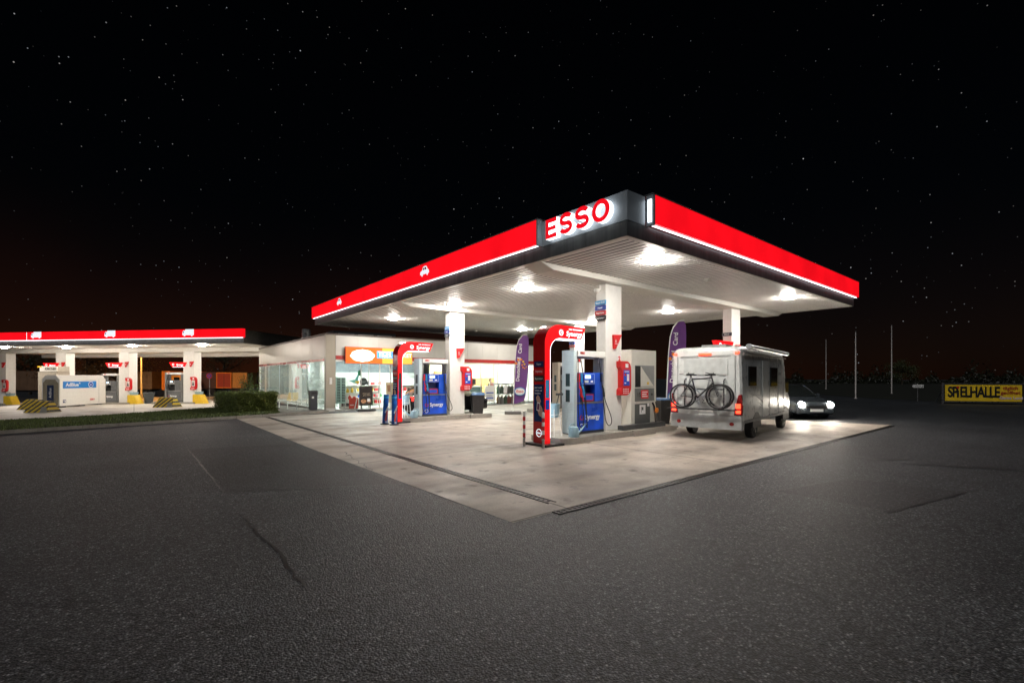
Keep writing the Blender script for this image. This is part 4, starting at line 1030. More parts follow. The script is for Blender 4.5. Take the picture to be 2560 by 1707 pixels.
# roof plant
vent = thing('roof_duct', 'round metal duct standing on the shop roof edge', 'duct', (8.6, 31.5, 3.95))
b = MB(); b.lathe([(.26, 0), (.26, .9), (.24, .92)], n=22); b.build('pipe', GREYM, vent, smooth=True)
b = MB(); b.lathe([(.28, .3), (.28, .34)], n=22); b.lathe([(.28, .6), (.28, .64)], n=22); b.build('clamp', STEEL, vent, smooth=True)
unit = thing('roof_unit', 'long dark ventilation unit on the shop roof', 'ventilation unit', (10.5, 32, 3.95))
b = MB(); b.box(0, 4.5, 0, 1.6, .1, 1.0); b.build('casing', DGREY, unit, .03, 2)
for k in range(3):
    b = MB(); b.box(.3 + k*1.4, 1.4 + k*1.4, -.03, .002, .25, .85); p = b.build('grille', GREYM, unit)
# orange shop sign
SGO = panel_emat('sign_orange', (1.0, .13, .015), .85, .06); SGY = panel_emat('sign_yellow', (1.0, .42, .05), 1.0, .06); SGB = emat('sign_blue', (.07, .33, .78), .5); SGW = emat('sign_white', (1, 1, 1), 1.05)
sg = thing('shop_sign', 'backlit orange and yellow sign with blue lettered field over the shop door', 'sign', (8.62, SY0 - .05, 2.52))
b = MB(); b.box(0, 3.86, -.13, 0, 0, .88); b.build('case', mat('sign_case', (.4, .08, .02), .4), sg, .01, 1)
b = MB(); b.box(.02, 2.03, -.142, -.131, .02, .86); b.build('orange_face', SGO, sg)
b = MB(); b.box(2.032, 3.84, -.142, -.131, .02, .86); b.build('yellow_face', SGY, sg)
b = MB(); b.box(1.72, 2.66, -.15, -.1425, .30, .70); bf = b.build('blue_field', SGB, sg)
text('TIGER', .44, SGW, bf, (2.19, -.153, .50), bold=.008, spacing=1.08, sx=.60)
text('MARKET', .30, emat('sign_lilac', (.75, .68, .9), 1.0), sg, (3.24, -.146, .48), bold=.006)
b = MB(); b.prism([(.92 + .66*(1 + .05*sin(a*1.3))*cos(a*pi/20), .42 + .33*(1 + .04*cos(a*1.9))*sin(a*pi/20)) for a in range(40)], 'xz', -.152, -.1425); b.build('pale_field', emat('sign_glow', (1.0, .88, .72), 1.25), sg)
pb = thing('wall_plate', 'small white plate on the beige shop corner pier', 'plate', (SX0 + .17, SY0 - .013, 1.42)); b = MB(); b.box(0, .13, -.02, 0, 0, .34); b.build('plate', WHITE, pb, .005, 1)

# ---- goods around and inside the shop
def rack(label, loc):
    t = thing('sunglasses_rack', label, 'rack', loc)
    b = MB(); b.box(-.25, .25, -.05, .05, .35, 1.75); b.build('panel', mat('rack_pale', (.45, .60, .58), .4), t)
    b = MB()
    for k in range(15):
        for j in range(2):
            for e in (-1, 1): b.prism(capO(-.12 + j*.24 + e*.042, 1.66 - k*.085, .036, .026, 10), 'xz', -.075, -.055)
    b.build('sunglasses', BLACK, t)
    b = MB(); b.box(-.2, -.17, -.02, .02, 0, .349); b.box(.17, .2, -.02, .02, 0, .349); b.box(-.24, .24, -.16, .16, 0, .03); b.build('stand', STEEL, t)
    return t
rack('tall sunglasses rack just inside the shop window by the corner pier', (8.52, 24.86, .04))
PCOL = [mat('pack_%s' % n, c, .45, var=.15, scale=9) for n, c in (('red', (.5, .03, .03)), ('white', (.7, .7, .68)), ('green', (.05, .28, .08)), ('blue', (.03, .12, .45)), ('yellow', (.65, .42, .04)), ('brown', (.18, .08, .04)), ('pink', (.6, .2, .25)), ('black', (.03, .03, .03)))]
def shelf(label, loc, L, levels, rz=0):
    t = thing('shop_shelf', label, 'shelf', loc, rz, 'shelves in the shop')
    b = MB(); b.box(0, L, .18, .22, 0, levels*.38 + .12); b.build('back_panel', WHITE, t)
    for k in range(levels):
        b = MB(); b.box(0, L, -.2, .179, .10 + k*.38, .125 + k*.38); b.build('shelf_board', WHITE, t)
    return t
rg = random.Random(11)
def goods(x0, x1, y, zs, n, lab, grp):
    for z in zs:
        x = x0 + .04
        while x < x1 - .12:
            w = rg.uniform(.12, .26); h = rg.uniform(.15, .28)
            b = MB()
            if rg.random() < .5: b.lathe([(w*.4, 0), (w*.4, h*.6), (w*.2, h*.85), (w*.18, h)], n=10)
            else: b.frustum((-w*.45, w*.45, -.08, .08), (-w*.42, w*.42, -.05, .05), 0, h)
            o = b.build('packaged_goods', rg.choice(PCOL), None, loc=(x + w/2, y, z)); tag(o, lab, 'goods', grp); x += w + rg.uniform(.02, .10)
shelf('white shelf with packages behind the sunglasses rack and poster stand', (8.85, 25.9, .04), 1.0, 4)
goods(8.85, 9.85, 25.78, [.04 + .126 + k*.38 for k in range(3)], 0, 'packaged goods on the shelf behind the poster stand', 'goods on the shelf left of the shop door')
shelf('white shelf with packages straight behind the sliding shop door', (10.1, 28.0, .04), 2.0, 4)
goods(10.1, 12.1, 27.88, [.04 + .126 + k*.38 for k in range(4)], 0, 'packaged goods on the shelf behind the sliding door', 'goods on the shelf behind the shop door')
shelf('white shelf with packages seen between the left pump and its column', (12.4, 27.2, .04), 2.2, 4)
goods(12.4, 14.6, 27.08, [.04 + .126 + k*.38 for k in range(3)], 0, 'packaged goods on the shelf behind the left blue pump', 'goods on the shelf behind the left pump')
bd = thing('window_display', 'red and white advertising board low in the shop window beside the poster stand', 'poster board', (8.95, 24.80, .05))
b = MB(); b.box(0, .50, 0, .03, 0, .62); p = b.build('board', mat('board_coral', (.60, .06, .04), .4), bd)
b = MB(); b.prism([(.28, .02), (.33, .02), (.45, .58), (.40, .58)], 'xz', -.006, 0); b.box(.05, .25, -.006, 0, .22, .25); b.build('print', LETW, p)
ds = thing('round_window_sign', 'round black sign hanging in the shop window above the poster stand', 'sign', (9.72, 24.72, 1.55))
b = MB(); b.prism(capO(0, 0, .21, .21, 26), 'xz', 0, .015); p = b.build('disc', BLACK, ds); b = MB(); b.box(-.13, .13, -.006, 0, -.02, .02); b.box(-.1, .1, -.006, 0, -.09, -.06); b.build('print', GREYM, p)
b = MB(); b.tube([(0, .008, .21), (0, .008, 1.05)], .004, 5); b.build('cord', STEEL, ds)
st = thing('poster_stand', 'black framed poster stand on a dark base before the shop window', 'poster stand', (9.45, 23.72, .006), R(-12))
b = MB(); b.prism([(x, z) for x, z in arc(-.42, .06, .06, 90, 270, 5) + arc(.42, .06, .06, -90, 90, 5)], 'xz', -.28, .28); b.build('base', DGREY, st, .015, 2)
b = MB(); b.box(-.24, -.20, -.02, .02, .121, .30); b.box(.20, .24, -.02, .02, .121, .30); b.box(-.34, .34, -.025, .025, .301, 1.30); b.build('frame', BLACK, st, .01, 1)
b = MB(); b.box(-.30, .30, -.034, -.0255, .34, 1.26); p = b.build('poster', mat('poster_black', (.03, .026, .022), .3), st)
text('Frisch und', .085, mat('print_cream', (.6, .5, .36), .5), p, (0, -.036, .92), shear=.2); text('guter Start', .085, MATS['print_cream'], p, (.03, -.036, .83), shear=.2)
b = MB(); b.prism(capO(-.13, .52, .13, .11, 16), 'xz', -.038, -.0345); b.prism(capO(.14, .54, .11, .12, 16), 'xz', -.038, -.0345); b.build('food_print', mat('print_bread', (.5, .25, .12), .5, var=.4, scale=9), p)
b = MB(); b.box(.06, .2, -.041, -.0385, .50, .66); b.build('cup_print', LETW, p)
hp = thing('hanging_poster', 'green and yellow leaf shaped decoration hanging in the shop window', 'decoration', (9.35, 24.78, 1.55))
b = MB(); b.prism([(-.4, .05), (-.1, .1), (.15, .55), (.1, .2), (.05, -.12), (-.2, -.05)], 'xz', 0, .012); b.build('leaf', mat('deco_teal', (.15, .42, .40), .5), hp)
b = MB(); b.prism([(-.1, .0), (.16, .05), (.1, -.15)], 'xz', -.012, -.002); b.build('leaf', YELLOW, hp); b = MB(); b.prism(capO(.16, .46, .1, .16, 14), 'xz', -.012, -.002); b.build('leaf', GREENP, hp)
dp = thing('door_poster', 'poster of a coffee cup on the sliding shop door', 'poster', (11.0, 24.66, .35))
b = MB(); b.box(-.02, .42, 0, .012, 0, 1.15); p = b.build('sheet', mat('poster_sand', (.46, .38, .25), .5), dp)
b = MB(); b.prism([(.08, .62), (.26, .62), (.32, 1.0), (.03, 1.0)], 'xz', -.006, 0); b.build('cup_print', mat('print_brown', (.25, .13, .07), .5), p)
ct = thing('shop_counter', 'grey green counter front inside the right shop window', 'counter', (16.0, 25.5, .04))
b = MB(); b.box(0, 2.2, 0, .6, 0, 1.08); b.build('front', mat('counter_green', (.13, .19, .19), .4), ct); b = MB(); b.box(-.05, 2.25, -.05, .65, 1.082, 1.13); b.build('counter_top', WHITE, ct)
mn = thing('cash_register', 'dark cash register screen on the shop counter', 'register', (17.4, 25.75, 1.172)); b = MB(); b.box(-.45, .45, -.02, .02, .12, .50); b.build('screen', BLACK, mn, .01, 1); b = MB(); b.box(-.2, .2, -.12, .12, 0, .119); b.build('base', DGREY, mn)
rs = thing('round_window_sign', 'round black sign in the shop window right of the left column', 'sign', (16.6, 24.73, 1.55))
b = MB(); b.prism(capO(0, 0, .22, .22, 26), 'xz', 0, .015); p = b.build('disc', BLACK, rs); b = MB(); b.box(-.13, .13, -.006, 0, -.02, .02); b.build('print', GREYM, p)
tv = thing('ceiling_screen', 'small blue lit screen hanging inside the shop', 'screen', (18.9, 28.9, 2.05)); b = MB(); b.box(-.25, .25, -.02, .02, 0, .3); b.build('case', BLACK, tv); b = MB(); b.box(-.23, .23, -.024, -.0205, .02, .28); b.build('picture', emat('tv_blue', (.05, .15, .9), 1.4), tv)
for k, (cx_, hh) in enumerate(((16.7, 1.0), (17.6, 1.0), (18.5, .9))):
    t = thing('wall_cabinet', ['brown cabinet with warm items on the wall behind the counter', 'dark brown cabinet in the middle of the wall behind the counter', 'narrow grey cabinet under the blue screen'][k], 'cabinet', (cx_, 29.1, 1.2))
    b = MB(); b.box(0, .8 - k*.12, 0, .25, 0, hh); b.build('case', [WOOD, BROWN, GREYM][k], t)
    b = MB(); b.box(.06, .7 - k*.12, -.008, 0, .08, hh - .08); b.build('front', [mat('amber_front', (.5, .28, .06), .4, var=.5, scale=12), DGREY, BLACK][k], t)
# price list stand and bottle cage outside
pl = thing('price_list_stand', 'white price list stand on a grey foot outside the right shop window', 'notice stand', (17.55, 23.75, .006), R(-8))
b = MB(); b.box(-.34, .34, -.22, .22, 0, .10); b.build('foot', GREYM, pl, .02, 2)
b = MB(); b.box(-.33, .33, -.03, .03, .22, 1.22); b.box(-.25, -.2, -.02, .02, .101, .219); b.box(.2, .25, -.02, .02, .101, .219); p = b.build('board', WHITE, pl, .008, 1)
b = MB()
for z in (.75, .40): b.box(-.26, .26, -.036, -.031, z, z + .07)
for k in range(6): b.box(-.25, .22 - .05*(k % 3), -.036, -.031, .50 + (k % 3)*.06 + (k//3)*.0, .515 + (k % 3)*.06)
b.build('print', LETBL, p)
b = MB(); b.box(-.02, .30, -.03, .03, 1.222, 1.42); h = b.build('header', WARMW, pl); b = MB(); b.box(.02, .26, -.035, -.031, 1.28, 1.31); b.box(.02, .2, -.035, -.031, 1.34, 1.37); b.build('print', REDP, h)
cg = thing('gas_bottle_cage', 'wire cage holding gas bottles outside the shop window beside the flag', 'cage', (18.15, 23.55, .006), R(-4))
b = MB()
for x in (0, 1.0, 2.0):
    for y in (0, .55): b.box(x - .02, x + .02, y - .02, y + .02, 0, 1.35)
for z in (.03, .68, 1.33): b.box(.021, 1.979, -.015, .015, z - .015, z + .015); b.box(.021, 1.979, .535, .565, z - .015, z + .015)
for k in range(1, 22):
    if k != 11: b.box(k*.0909 - .005, k*.0909 + .005, -.005, .005, .046, .664), b.box(k*.0909 - .005, k*.0909 + .005, -.005, .005, .696, 1.314)
b.build('wire_frame', GREYM, cg)
b = MB(); b.box(0, 2, -.02, .57, 1.351, 1.38); b.build('roof', GREYM, cg); b = MB(); b.box(0, 2, 0, .55, .671, .69); b.build('middle_shelf', GREYM, cg)
b = MB(); b.box(1.35, 1.8, -.03, -.016, 1.1, 1.3); b.build('label_plate', LETW, cg); b = MB(); b.box(.35, .6, -.03, -.016, .75, 1.28); b.build('notice', LETW, cg)
rg = random.Random(4); BC = [mat('bottle_green', (.04, .10, .05), .4), mat('bottle_brown', (.20, .10, .05), .45), mat('bottle_grey', (.2, .2, .19), .4), mat('bottle_red', (.30, .03, .02), .4)]
for lv, z in ((0, .05), (1, .70)):
    for k in range(7):
        b = MB(); b.lathe([(.11, 0), (.12, .02), (.12, .38), (.09, .46), (.035, .49), (.035, .54), (.055, .545), (.055, .57)], n=16)
        o = b.build('gas_bottle', rg.choice(BC), None, smooth=True, loc=(18.15 + .16 + k*.275, 23.83 - .02*k, z + .006)); tag(o, 'gas bottle standing in the %s row of the wire cage' % ('lower', 'upper')[lv], 'gas bottle', 'gas bottles in the %s row of the cage' % ('lower', 'upper')[lv])

# ------------------------------------------------------------------ shop assistant
def person(label, loc, rz, H=1.66):
    t = thing('person', label, 'person', loc, rz); s = H / 1.75
    vs = [(0,0,.95),(0,0,1.15),(0,.01,1.35),(0,.0,1.46),(0,-.02,1.55),(0,-.03,1.62),(0,-.02,1.70)]
    rad = [.145,.13,.15,.065,.075,.088,.07]; ed = [(i,i+1) for i in range(6)]
    def chain(start, pts):
        k = start
        for p, r in pts: vs.append(p); rad.append(r); ed.append((k, len(vs)-1)); k = len(vs)-1
        return k
    for sx in (-1, 1):
        k = chain(2, [((sx*.17,0,1.40),.065),((sx*.22,-.05,1.12),.048),((sx*.20,-.26,1.05),.038),((sx*.19,-.34,1.06),.030)])
        for f in range(4): chain(k, [((sx*(.165+f*.017),-.385,1.055),.0095),((sx*(.165+f*.017),-.41-.006*(f%2),1.04),.0085)])
        chain(k, [((sx*.155,-.345,1.05),.010),((sx*.145,-.375,1.045),.009)])
        chain(0, [((sx*.10,0,.88),.10),((sx*.11,-.01,.48),.065),((sx*.11,.02,.09),.045),((sx*.11,-.12,.04),.04)])
    me = bpy.data.meshes.new('body'); me.from_pydata([Vector(v)*s for v in vs], ed, []); o = bpy.data.objects.new('body', me); COL.objects.link(o)
    md = o.modifiers.new('skin', 'SKIN'); sv = me.skin_vertices[0].data
    for i, r in enumerate(rad): sv[i].radius = (r*s, r*s*(.8 if i < 3 else 1))
    sv[0].use_root = True
    o.modifiers.new('sub', 'SUBSURF').levels = 1
    dg = bpy.context.evaluated_depsgraph_get(); dg.update(); m2 = bpy.data.meshes.new_from_object(o.evaluated_get(dg)); bpy.data.objects.remove(o)
    m2.materials.clear(); m2.materials.append(SKIN); JK = mat('jacket_black', (.02, .02, .022), .7); m2.materials.append(JK); m2.materials.append(mat('trousers', (.03, .035, .05), .7))
    for p in m2.polygons:
        c = p.center / s; p.use_smooth = True
        p.material_index = 2 if c.z < .98 and abs(c.y) < .2 else (1 if c.z < 1.45 and c.y > -.28 else 0)
    o = bpy.data.objects.new('body', m2); COL.objects.link(o); o.parent = t
    b = MB(); bmesh.ops.create_uvsphere(b.bm, u_segments=18, v_segments=12, radius=.108*s)
    for v in list(b.bm.verts):
        v.co.z *= 1.1
        if v.co.y < -.045*s and v.co.z < .05*s: v.co.y = -.03*s
    b.build('hair', mat('hair_dark', (.02, .014, .01), .6), t, smooth=True, loc=(0, .0, 1.675*s))
    b = MB()
    for sx in (-1, 1): b.lathe([(.002, -.008), (.011, -.004), (.011, .004), (.002, .008)], (sx*.034*s, -.115*s, 1.64*s), 10, axis='y')
    b.build('eyes', BLACK, t)
    b = MB(); b.frustum((-.012, .012, -.14*s, -.10*s), (-.006, .006, -.118*s, -.10*s), 1.585*s, 1.635*s); b.build('nose', SKIN, t, .004, 2)
    b = MB(); b.box(-.024, .024, -.117*s, -.10*s, 1.555*s, 1.566*s); b.build('mouth', mat('lip', (.35, .12, .10), .5), t, .003, 1)
    return t
person('person in a dark jacket with dark hair standing inside the shop behind the bottle cage', (19.25, 26.0, .04), R(15), 1.6)

# ------------------------------------------------------------------ vehicles
def loft(b, secs, mi=None):
    rings = [[b.bm.verts.new(p) for p in s] for s in secs]; n = len(secs[0]); fs = []
    for r0, r1 in zip(rings, rings[1:]):
        for k in range(n): fs.append(b.bm.faces.new((r0[k], r0[(k+1)%n], r1[(k+1)%n], r1[k])))
    fs.append(b.bm.faces.new(rings[0])); fs.append(b.bm.faces.new(rings[-1]))
    if mi is not None:
        for f in fs: f.material_index = mi
    bmesh.ops.recalc_face_normals(b.bm, faces=fs)
def rsec(x, hw, z0, z1, r, tw=None, n=5):
    """rounded cross-section at x: half width hw at the belt, tw at the roof"""
    tw = tw or hw; pts = []
    for cx, cz, a0, w in ((hw - r, z0 + r, 270, 1), (tw - r, z1 - r, 0, 1), (-(tw - r), z1 - r, 90, 1), (-(hw - r), z0 + r, 180, 1)):
        for k in range(n + 1): a = R(a0 + 90*k/n); pts.append((x, cx + r*cos(a), cz + r*sin(a)))
    return pts
def wheel(parent, x, y, r=.32, w=.2):
    b = MB(); b.lathe([(r*.62, -w/2), (r*.92, -w/2), (r, -w*.35), (r, w*.35), (r*.92, w/2), (r*.62, w/2)], n=26, axis='y'); o = b.build('wheel', RUBBER, parent, smooth=True, loc=(x, y, r + .004))
    b = MB(); b.lathe([(r*.6, -w*.42), (r*.6, w*.42)], n=22, axis='y')
    for k in range(5): a = 2*pi*k/5; b.tube([(0, (-w*.45 if y < 0 else w*.45), 0), (r*.55*cos(a), (-w*.45 if y < 0 else w*.45), r*.55*sin(a))], .03, 6)
    b.build('rim', STEEL, o)
mh = thing('motorhome', 'white motorhome with bicycles on its rear standing in the right pump lane', 'motorhome', (12.70, 6.79, 0), R(8.5))
MHW = mat('motorhome_white', (.62, .64, .62), .28, var=.03, coat=.4)
b = MB(); loft(b, [rsec(0, .96, .50, 2.58, .16, .90), rsec(.05, 1.01, .46, 2.64, .2, .95), rsec(.4, 1.02, .46, 2.68, .2, .97), rsec(4.7, 1.02, .46, 2.66, .2, .97), rsec(5.15, 1.0, .46, 2.46, .25, .92), rsec(5.35, .98, .46, 1.75, .25, .92), rsec(5.8, .95, .46, 1.18, .2), rsec(6.0, .88, .50, 1.0, .15)])
b.build('body', MHW, mh, smooth=True)
b = MB(); b.box(-.06, .14, -.99, .99, .34, .72); b.build('rear_bumper', mat('bumper_grey', (.42, .43, .42), .4), mh, .05, 3)
for s in (-1, 1):
    b = MB(); b.prism([(s*.78, .74), (s*1.0, .74), (s*1.015, 1.0), (s*.98, 1.32), (s*.90, 1.30), (s*.84, 1.05)], 'yz', -.035, .06); tl = b.build('tail_light', mat('tail_lens', (.25, .015, .015), .2), mh, .01, 2, smooth=True)
    b = MB(); b.box(-.045, -.030, min(s*.84, s*.96), max(s*.84, s*.96), .93, 1.06); b.build('lamp', emat('tail_glow', (1, .05, .02), 5.0), tl)
    b = MB(); b.box(-.045, -.030, min(s*.84, s*.96), max(s*.84, s*.96), .80, .88); b.build('lamp', emat('tail_glow', (1, .05, .02), 5.0), tl)
    b = MB(); b.prism(capO(s*.74, .50, .06, .05, 12), 'yz', -.075, -.055); b.build('reflector', mat('tail_lens', (.25, .015, .015), .2), mh)
    b = MB(); b.box(-.03, .03, s*.86 - .05, s*.86 + .05, 2.44, 2.49); b.build('marker_lamp', emat('tail_glow', (1, .05, .02), 5.0), mh)
b = MB(); b.box(-.04, .02, -.18, .18, 2.42, 2.47); b.build('brake_lamp', emat('tail_glow', (1, .05, .02), 5.0), mh)
b = MB(); b.box(-.02, .02, -.62, .62, 1.85, 2.32); b.build('rear_panel', mat('panel_offwhite', (.55, .57, .55), .3), mh, .01, 2)
text('MARBA', .12, LETR, mh, (-.012, .42, 2.0), -pi/2, .002); 
b = MB(); b.tube([(-.012, .75, 1.88), (-.012, .55, 1.90), (-.012, .3, 1.885), (-.012, .12, 1.90)], .008, 5); b.build('script_stripe', BLACK, mh)
b = MB(); b.box(-.02, .01, -.22, .22, .80, .92); b.build('number_plate', WHITE, mh)
b = MB(); b.tube([(.4, -1.06, 2.64), (4.9, -1.06, 2.60)], .065, 12); b.build('awning', mat('awning_white', (.66, .66, .64), .3, .3), mh, smooth=True)
b = MB(); b.lathe([(.08, -.03), (.08, .03)], (.37, -1.06, 2.64), 16, axis='x'); b.build('awning_cap', GREYM, mh, smooth=True)
DG = glass('vehicle_glass', (.03, .035, .03))
for x0, x1, z0, z1 in ((.55, 1.25, 1.55, 2.1), (2.9, 3.7, 1.5, 2.1)):
    b = MB(); b.box(x0, x1, -1.03, -.99, z0, z1); b.build('window', mat('window_dark', (.01, .012, .012), .08), mh, .015, 2)
b = MB(); b.box(5.0, 5.5, -.985, -.95, 1.25, 1.75); b.build('cab_window', MATS['window_dark'], mh)
b = MB(); b.prism([(.6, 1.32), (1.6, 1.28), (2.4, 1.05), (2.9, .8), (2.2, .98), (1.3, 1.22)], 'xz', -1.028, -1.015); b.prism([(1.5, 1.05), (2.3, .8), (2.8, .66), (2.1, .86)], 'xz', -1.028, -1.015); b.build('stripe', mat('stripe_grey', (.08, .085, .09), .4), mh)
b = MB(); b.box(1.9, 2.5, -1.03, -1.01, .6, 2.3); b.build('door', mat('panel_offwhite', (.55, .57, .55), .3), mh, .008, 1)
for x in (1.75, 2.75, 3.85, 4.62):
    b = MB(); b.box(x, x + .012, -1.024, -1.01, .55, 2.45); b.build('panel_seam', GREYM, mh)
b = MB(); b.box(.12, 5.3, -1.03, -1.005, .52, .60); b.build('side_skirt', mat('skirt_grey', (.16, .165, .165), .5), mh)
b = MB(); b.box(.05, 4.9, -1.03, -1.0, 2.42, 2.46); b.build('rain_gutter', WARMW, mh)
for wx in (1.3, 4.9):
    b = MB(); b.prism([(wx + .44*cos(R(a)), .34 + .44*sin(R(a))) for a in range(0, 181, 15)], 'xz', -1.026, -.99); b.build('wheel_arch', BLACK, mh)
for z in (2.36, 2.395): 
    b = MB(); b.box(-.012, .03, -.7, .7, z, z + .008); b.build('rear_groove', GREYM, mh)
for s in (-1, 1):
    b = MB(); b.box(-.02, .03, s*.80 - .02, s*.80 + .02, .78, 2.4); b.build('corner_trim', mat('trim_pale', (.45, .46, .45), .35), mh, .006, 1)
for x in (1.0, 2.2, 3.9):
    b = MB(); b.box(x - .3, x + .3, -.35, .35, 2.66, 2.76); b.build('roof_light', mat('skylight', (.3, .31, .31), .3), mh, .03, 2)
for wx in (1.3, 4.9):
    for wy in (-.86, .86): wheel(mh, wx, wy, .33, .2)
b = MB()
for y in (-.55, .55): b.tube([(0, y, 1.75), (-.12, y, 1.70), (-.12, y, .92), (-.52, y, .90)], .018, 8)
for x in (-.22, -.45): b.box(x - .03, x + .03, -.92, .92, .885, .91)
b.tube([(-.12, -.55, 1.45), (-.12, .55, 1.45)], .016, 8)
b.build('bicycle_rack', mat('rack_dark', (.05, .055, .055), .4, .5), mh)
ld = MB(); 
def bicycle(label, loc, rz, fm):
    t = thing('bicycle', label, 'bicycle', loc, rz, 'bicycles on the motorhome rack'); r = .325
    for wx in (-.51, .51):
        b = MB(); b.torus((0, 0, 0), r, .022, 'y', 30, 8); o = b.build('wheel', RUBBER, t, smooth=True, loc=(wx, 0, r + .022))
        b = MB(); b.torus((0, 0, 0), r - .03, .012, 'y', 30, 6)
        for k in range(14): a = 2*pi*k/14; b.tube([(0, 0, 0), ((r-.03)*cos(a), 0, (r-.03)*sin(a))], .0022, 4)
        b.lathe([(.025, -.04), (.025, .04)], n=10, axis='y'); b.build('rim', STEEL, o)
    bb, st_, hd, hl = (-.06, 0, .30), (-.20, 0, .82), (.34, 0, .86), (.38, 0, .72)
    b = MB()
    for p, q, rr in ((bb, st_, .018), (st_, hd, .018), (hl, bb, .022), (hd, (.40, 0, .64), .020), (bb, (-.51, .05, .347), .011), (bb, (-.51, -.05, .347), .011), (st_, (-.51, .05, .347), .009), (st_, (-.51, -.05, .347), .009), ((.40, .05, .64), (.51, .05, .347), .012), ((.40, -.05, .64), (.51, -.05, .347), .012), ((.40, -.05, .64), (.40, .05, .64), .014)): b.tube([p, q], rr, 8)
    b.build('frame', fm, t, smooth=True)
    b = MB(); b.tube([st_, (-.225, 0, .92)], .013, 8); b.prism([(-.36, .93), (-.10, .92), (-.08, .95), (-.34, .975)], 'xz', -.05, .05); b.build('saddle', BLACK, t, .01, 2)
    b = MB(); b.tube([hd, (.33, 0, .96)], .014, 8); b.tube([(.28, -.30, 1.0), (.33, -.12, .97), (.33, .12, .97), (.28, .30, 1.0)], .012, 8); b.build('handlebar', BLACK, t)
    b = MB(); b.torus((-.06, -.05, .30), .09, .008, 'y', 20, 6); b.tube([(-.06, -.05, .30), (.02, -.06, .15)], .01, 6); b.tube([(-.06, .05, .30), (-.14, .06, .45)], .01, 6); b.box(-.03, .07, -.12, -.06, .135, .155); b.build('crank', STEEL, t); return t
MHM = Matrix.Translation((12.70, 6.79, 0)) @ Matrix.Rotation(R(8.5), 4, 'Z')
for k, (off, lab, fm) in enumerate((((-.45, 0, .915), 'dark framed bicycle, the outer one on the motorhome rear rack', mat('frame_black', (.02, .022, .025), .3)), ((-.22, 0, .915), 'silver framed bicycle, the inner one next to the motorhome rear wall', mat('frame_silver', (.35, .37, .38), .3, .7)))):
    p = MHM @ Vector(off); bicycle(lab, p, R(8.5) + (pi/2 if k else -pi/2), fm)

def car(label, loc, rz, paint, lights='off', cat='car'):
    # local -y is the front
    t = thing('parked_car', label, cat, loc, rz)
    def sec(y, hw, z0, z1, r): return [(p[1], y, p[2]) for p in rsec(0, hw, z0, z1, r)]
    b = MB(); loft(b, [sec(-2.08, .70, .28, .62, .12), sec(-2.0, .82, .22, .74, .14), sec(-1.5, .87, .20, .86, .14), sec(-.95, .88, .20, .95, .14), sec(1.2, .88, .20, .99, .14), sec(1.9, .85, .22, .97, .14), sec(2.08, .76, .30, .88, .14)])
    b.build('body', paint, t, smooth=True)
    b = MB(); loft(b, [sec(-1.0, .76, .85, .96, .05), sec(-.25, .64, .85, 1.42, .09), sec(.3, .64, .85, 1.47, .1), sec(1.1, .62, .85, 1.43, .1), sec(1.85, .70, .85, .99, .05)])
    b.build('cabin_glass', MATS['window_dark'], t, smooth=True)
    b = MB(); loft(b, [sec(-.2, .60, 1.405, 1.44, .015), sec(.3, .61, 1.44, 1.485, .02), sec(1.1, .58, 1.40, 1.445, .015)]); b.build('roof', paint, t, smooth=True)
    for s in (-1, 1):
        b = MB(); b.tube([(s*.74, -.95, .94), (s*.62, -.24, 1.42)], .03, 6); b.tube([(s*.72, 1.8, .98), (s*.60, 1.1, 1.42)], .035, 6); b.build('pillar', paint, t, smooth=True)
        b = MB(); b.box(min(s*.86, s*1.02), max(s*.86, s*1.02), -.75, -.60, .92, 1.06); b.build('mirror', paint, t, .03, 2)
        b = MB(); b.lathe([(.02, -2.13), (.11, -2.11), (.135, -2.0), (.135, -1.9)], (s*.60, 0, .62), 18, axis='y'); h = b.build('headlight', [glass('lamp_glass', (.7, .7, .7)), emat('headlight_glow', (1.0, .90, .76), 260.0)][lights == 'on'], t, smooth=True)
        b = MB(); b.box(min(s*.62, s*.80), max(s*.62, s*.80), 1.98, 2.075, .72, .90); b.build('tail_light', emat('tail_glow_dim', (1, .03, .02), 2.5) if lights == 'rear' else mat('tail_lens', (.25, .015, .015), .2), t, .02, 2)
        for y in (-1.32, 1.28): 
            b = MB(); b.lathe([(.2, -.1), (.29, -.1), (.315, -.06), (.315, .06), (.29, .1), (.2, .1)], n=24, axis='x'); o = b.build('wheel', RUBBER, t, smooth=True, loc=(s*.78, y, .32)); b = MB(); b.lathe([(.19, -.09), (.19, .09)], n=18, axis='x'); b.build('rim', STEEL, o)
    b = MB(); b.box(-.42, .42, -2.10, -2.03, .46, .58); b.build('grille', BLACK, t)
    b = MB(); b.box(-.26, .26, -2.125, -2.10, .34, .45); b.build('number_plate', WHITE, t)
    b = MB(); b.box(-.26, .26, 2.075, 2.09, .52, .63); b.build('number_plate', WHITE, t)
    return t
ca = Vector((*at(1997, 19.4), 0)); cb2 = Vector((*at(2087, 19.4), 0)); mid = (ca + cb2) / 2
cf = -FW; crot = math.atan2(cf.y, cf.x) + pi/2
DKP = mat('car_paint_dark', (.05, .06, .07), .22, .3, coat=.6)
oc = car('dark car facing the camera with both headlights shining right of the motorhome', (mid.x + FW.x*2.1, mid.y + FW.y*2.1, .004), crot, DKP, 'on')
for s in (-1, 1):
    ld_ = bpy.data.lights.new('headlight_beam', 'SPOT'); ld_.energy = 130; ld_.color = (1, .9, .76); ld_.spot_size = R(52); ld_.spot_blend = .8; ld_.shadow_soft_size = .08
    lo = bpy.data.objects.new('headlight_beam', ld_); COL.objects.link(lo); lo.parent = oc; lo.location = (s*.60, -2.2, .62); lo.rotation_euler = (R(82), 0, pi)
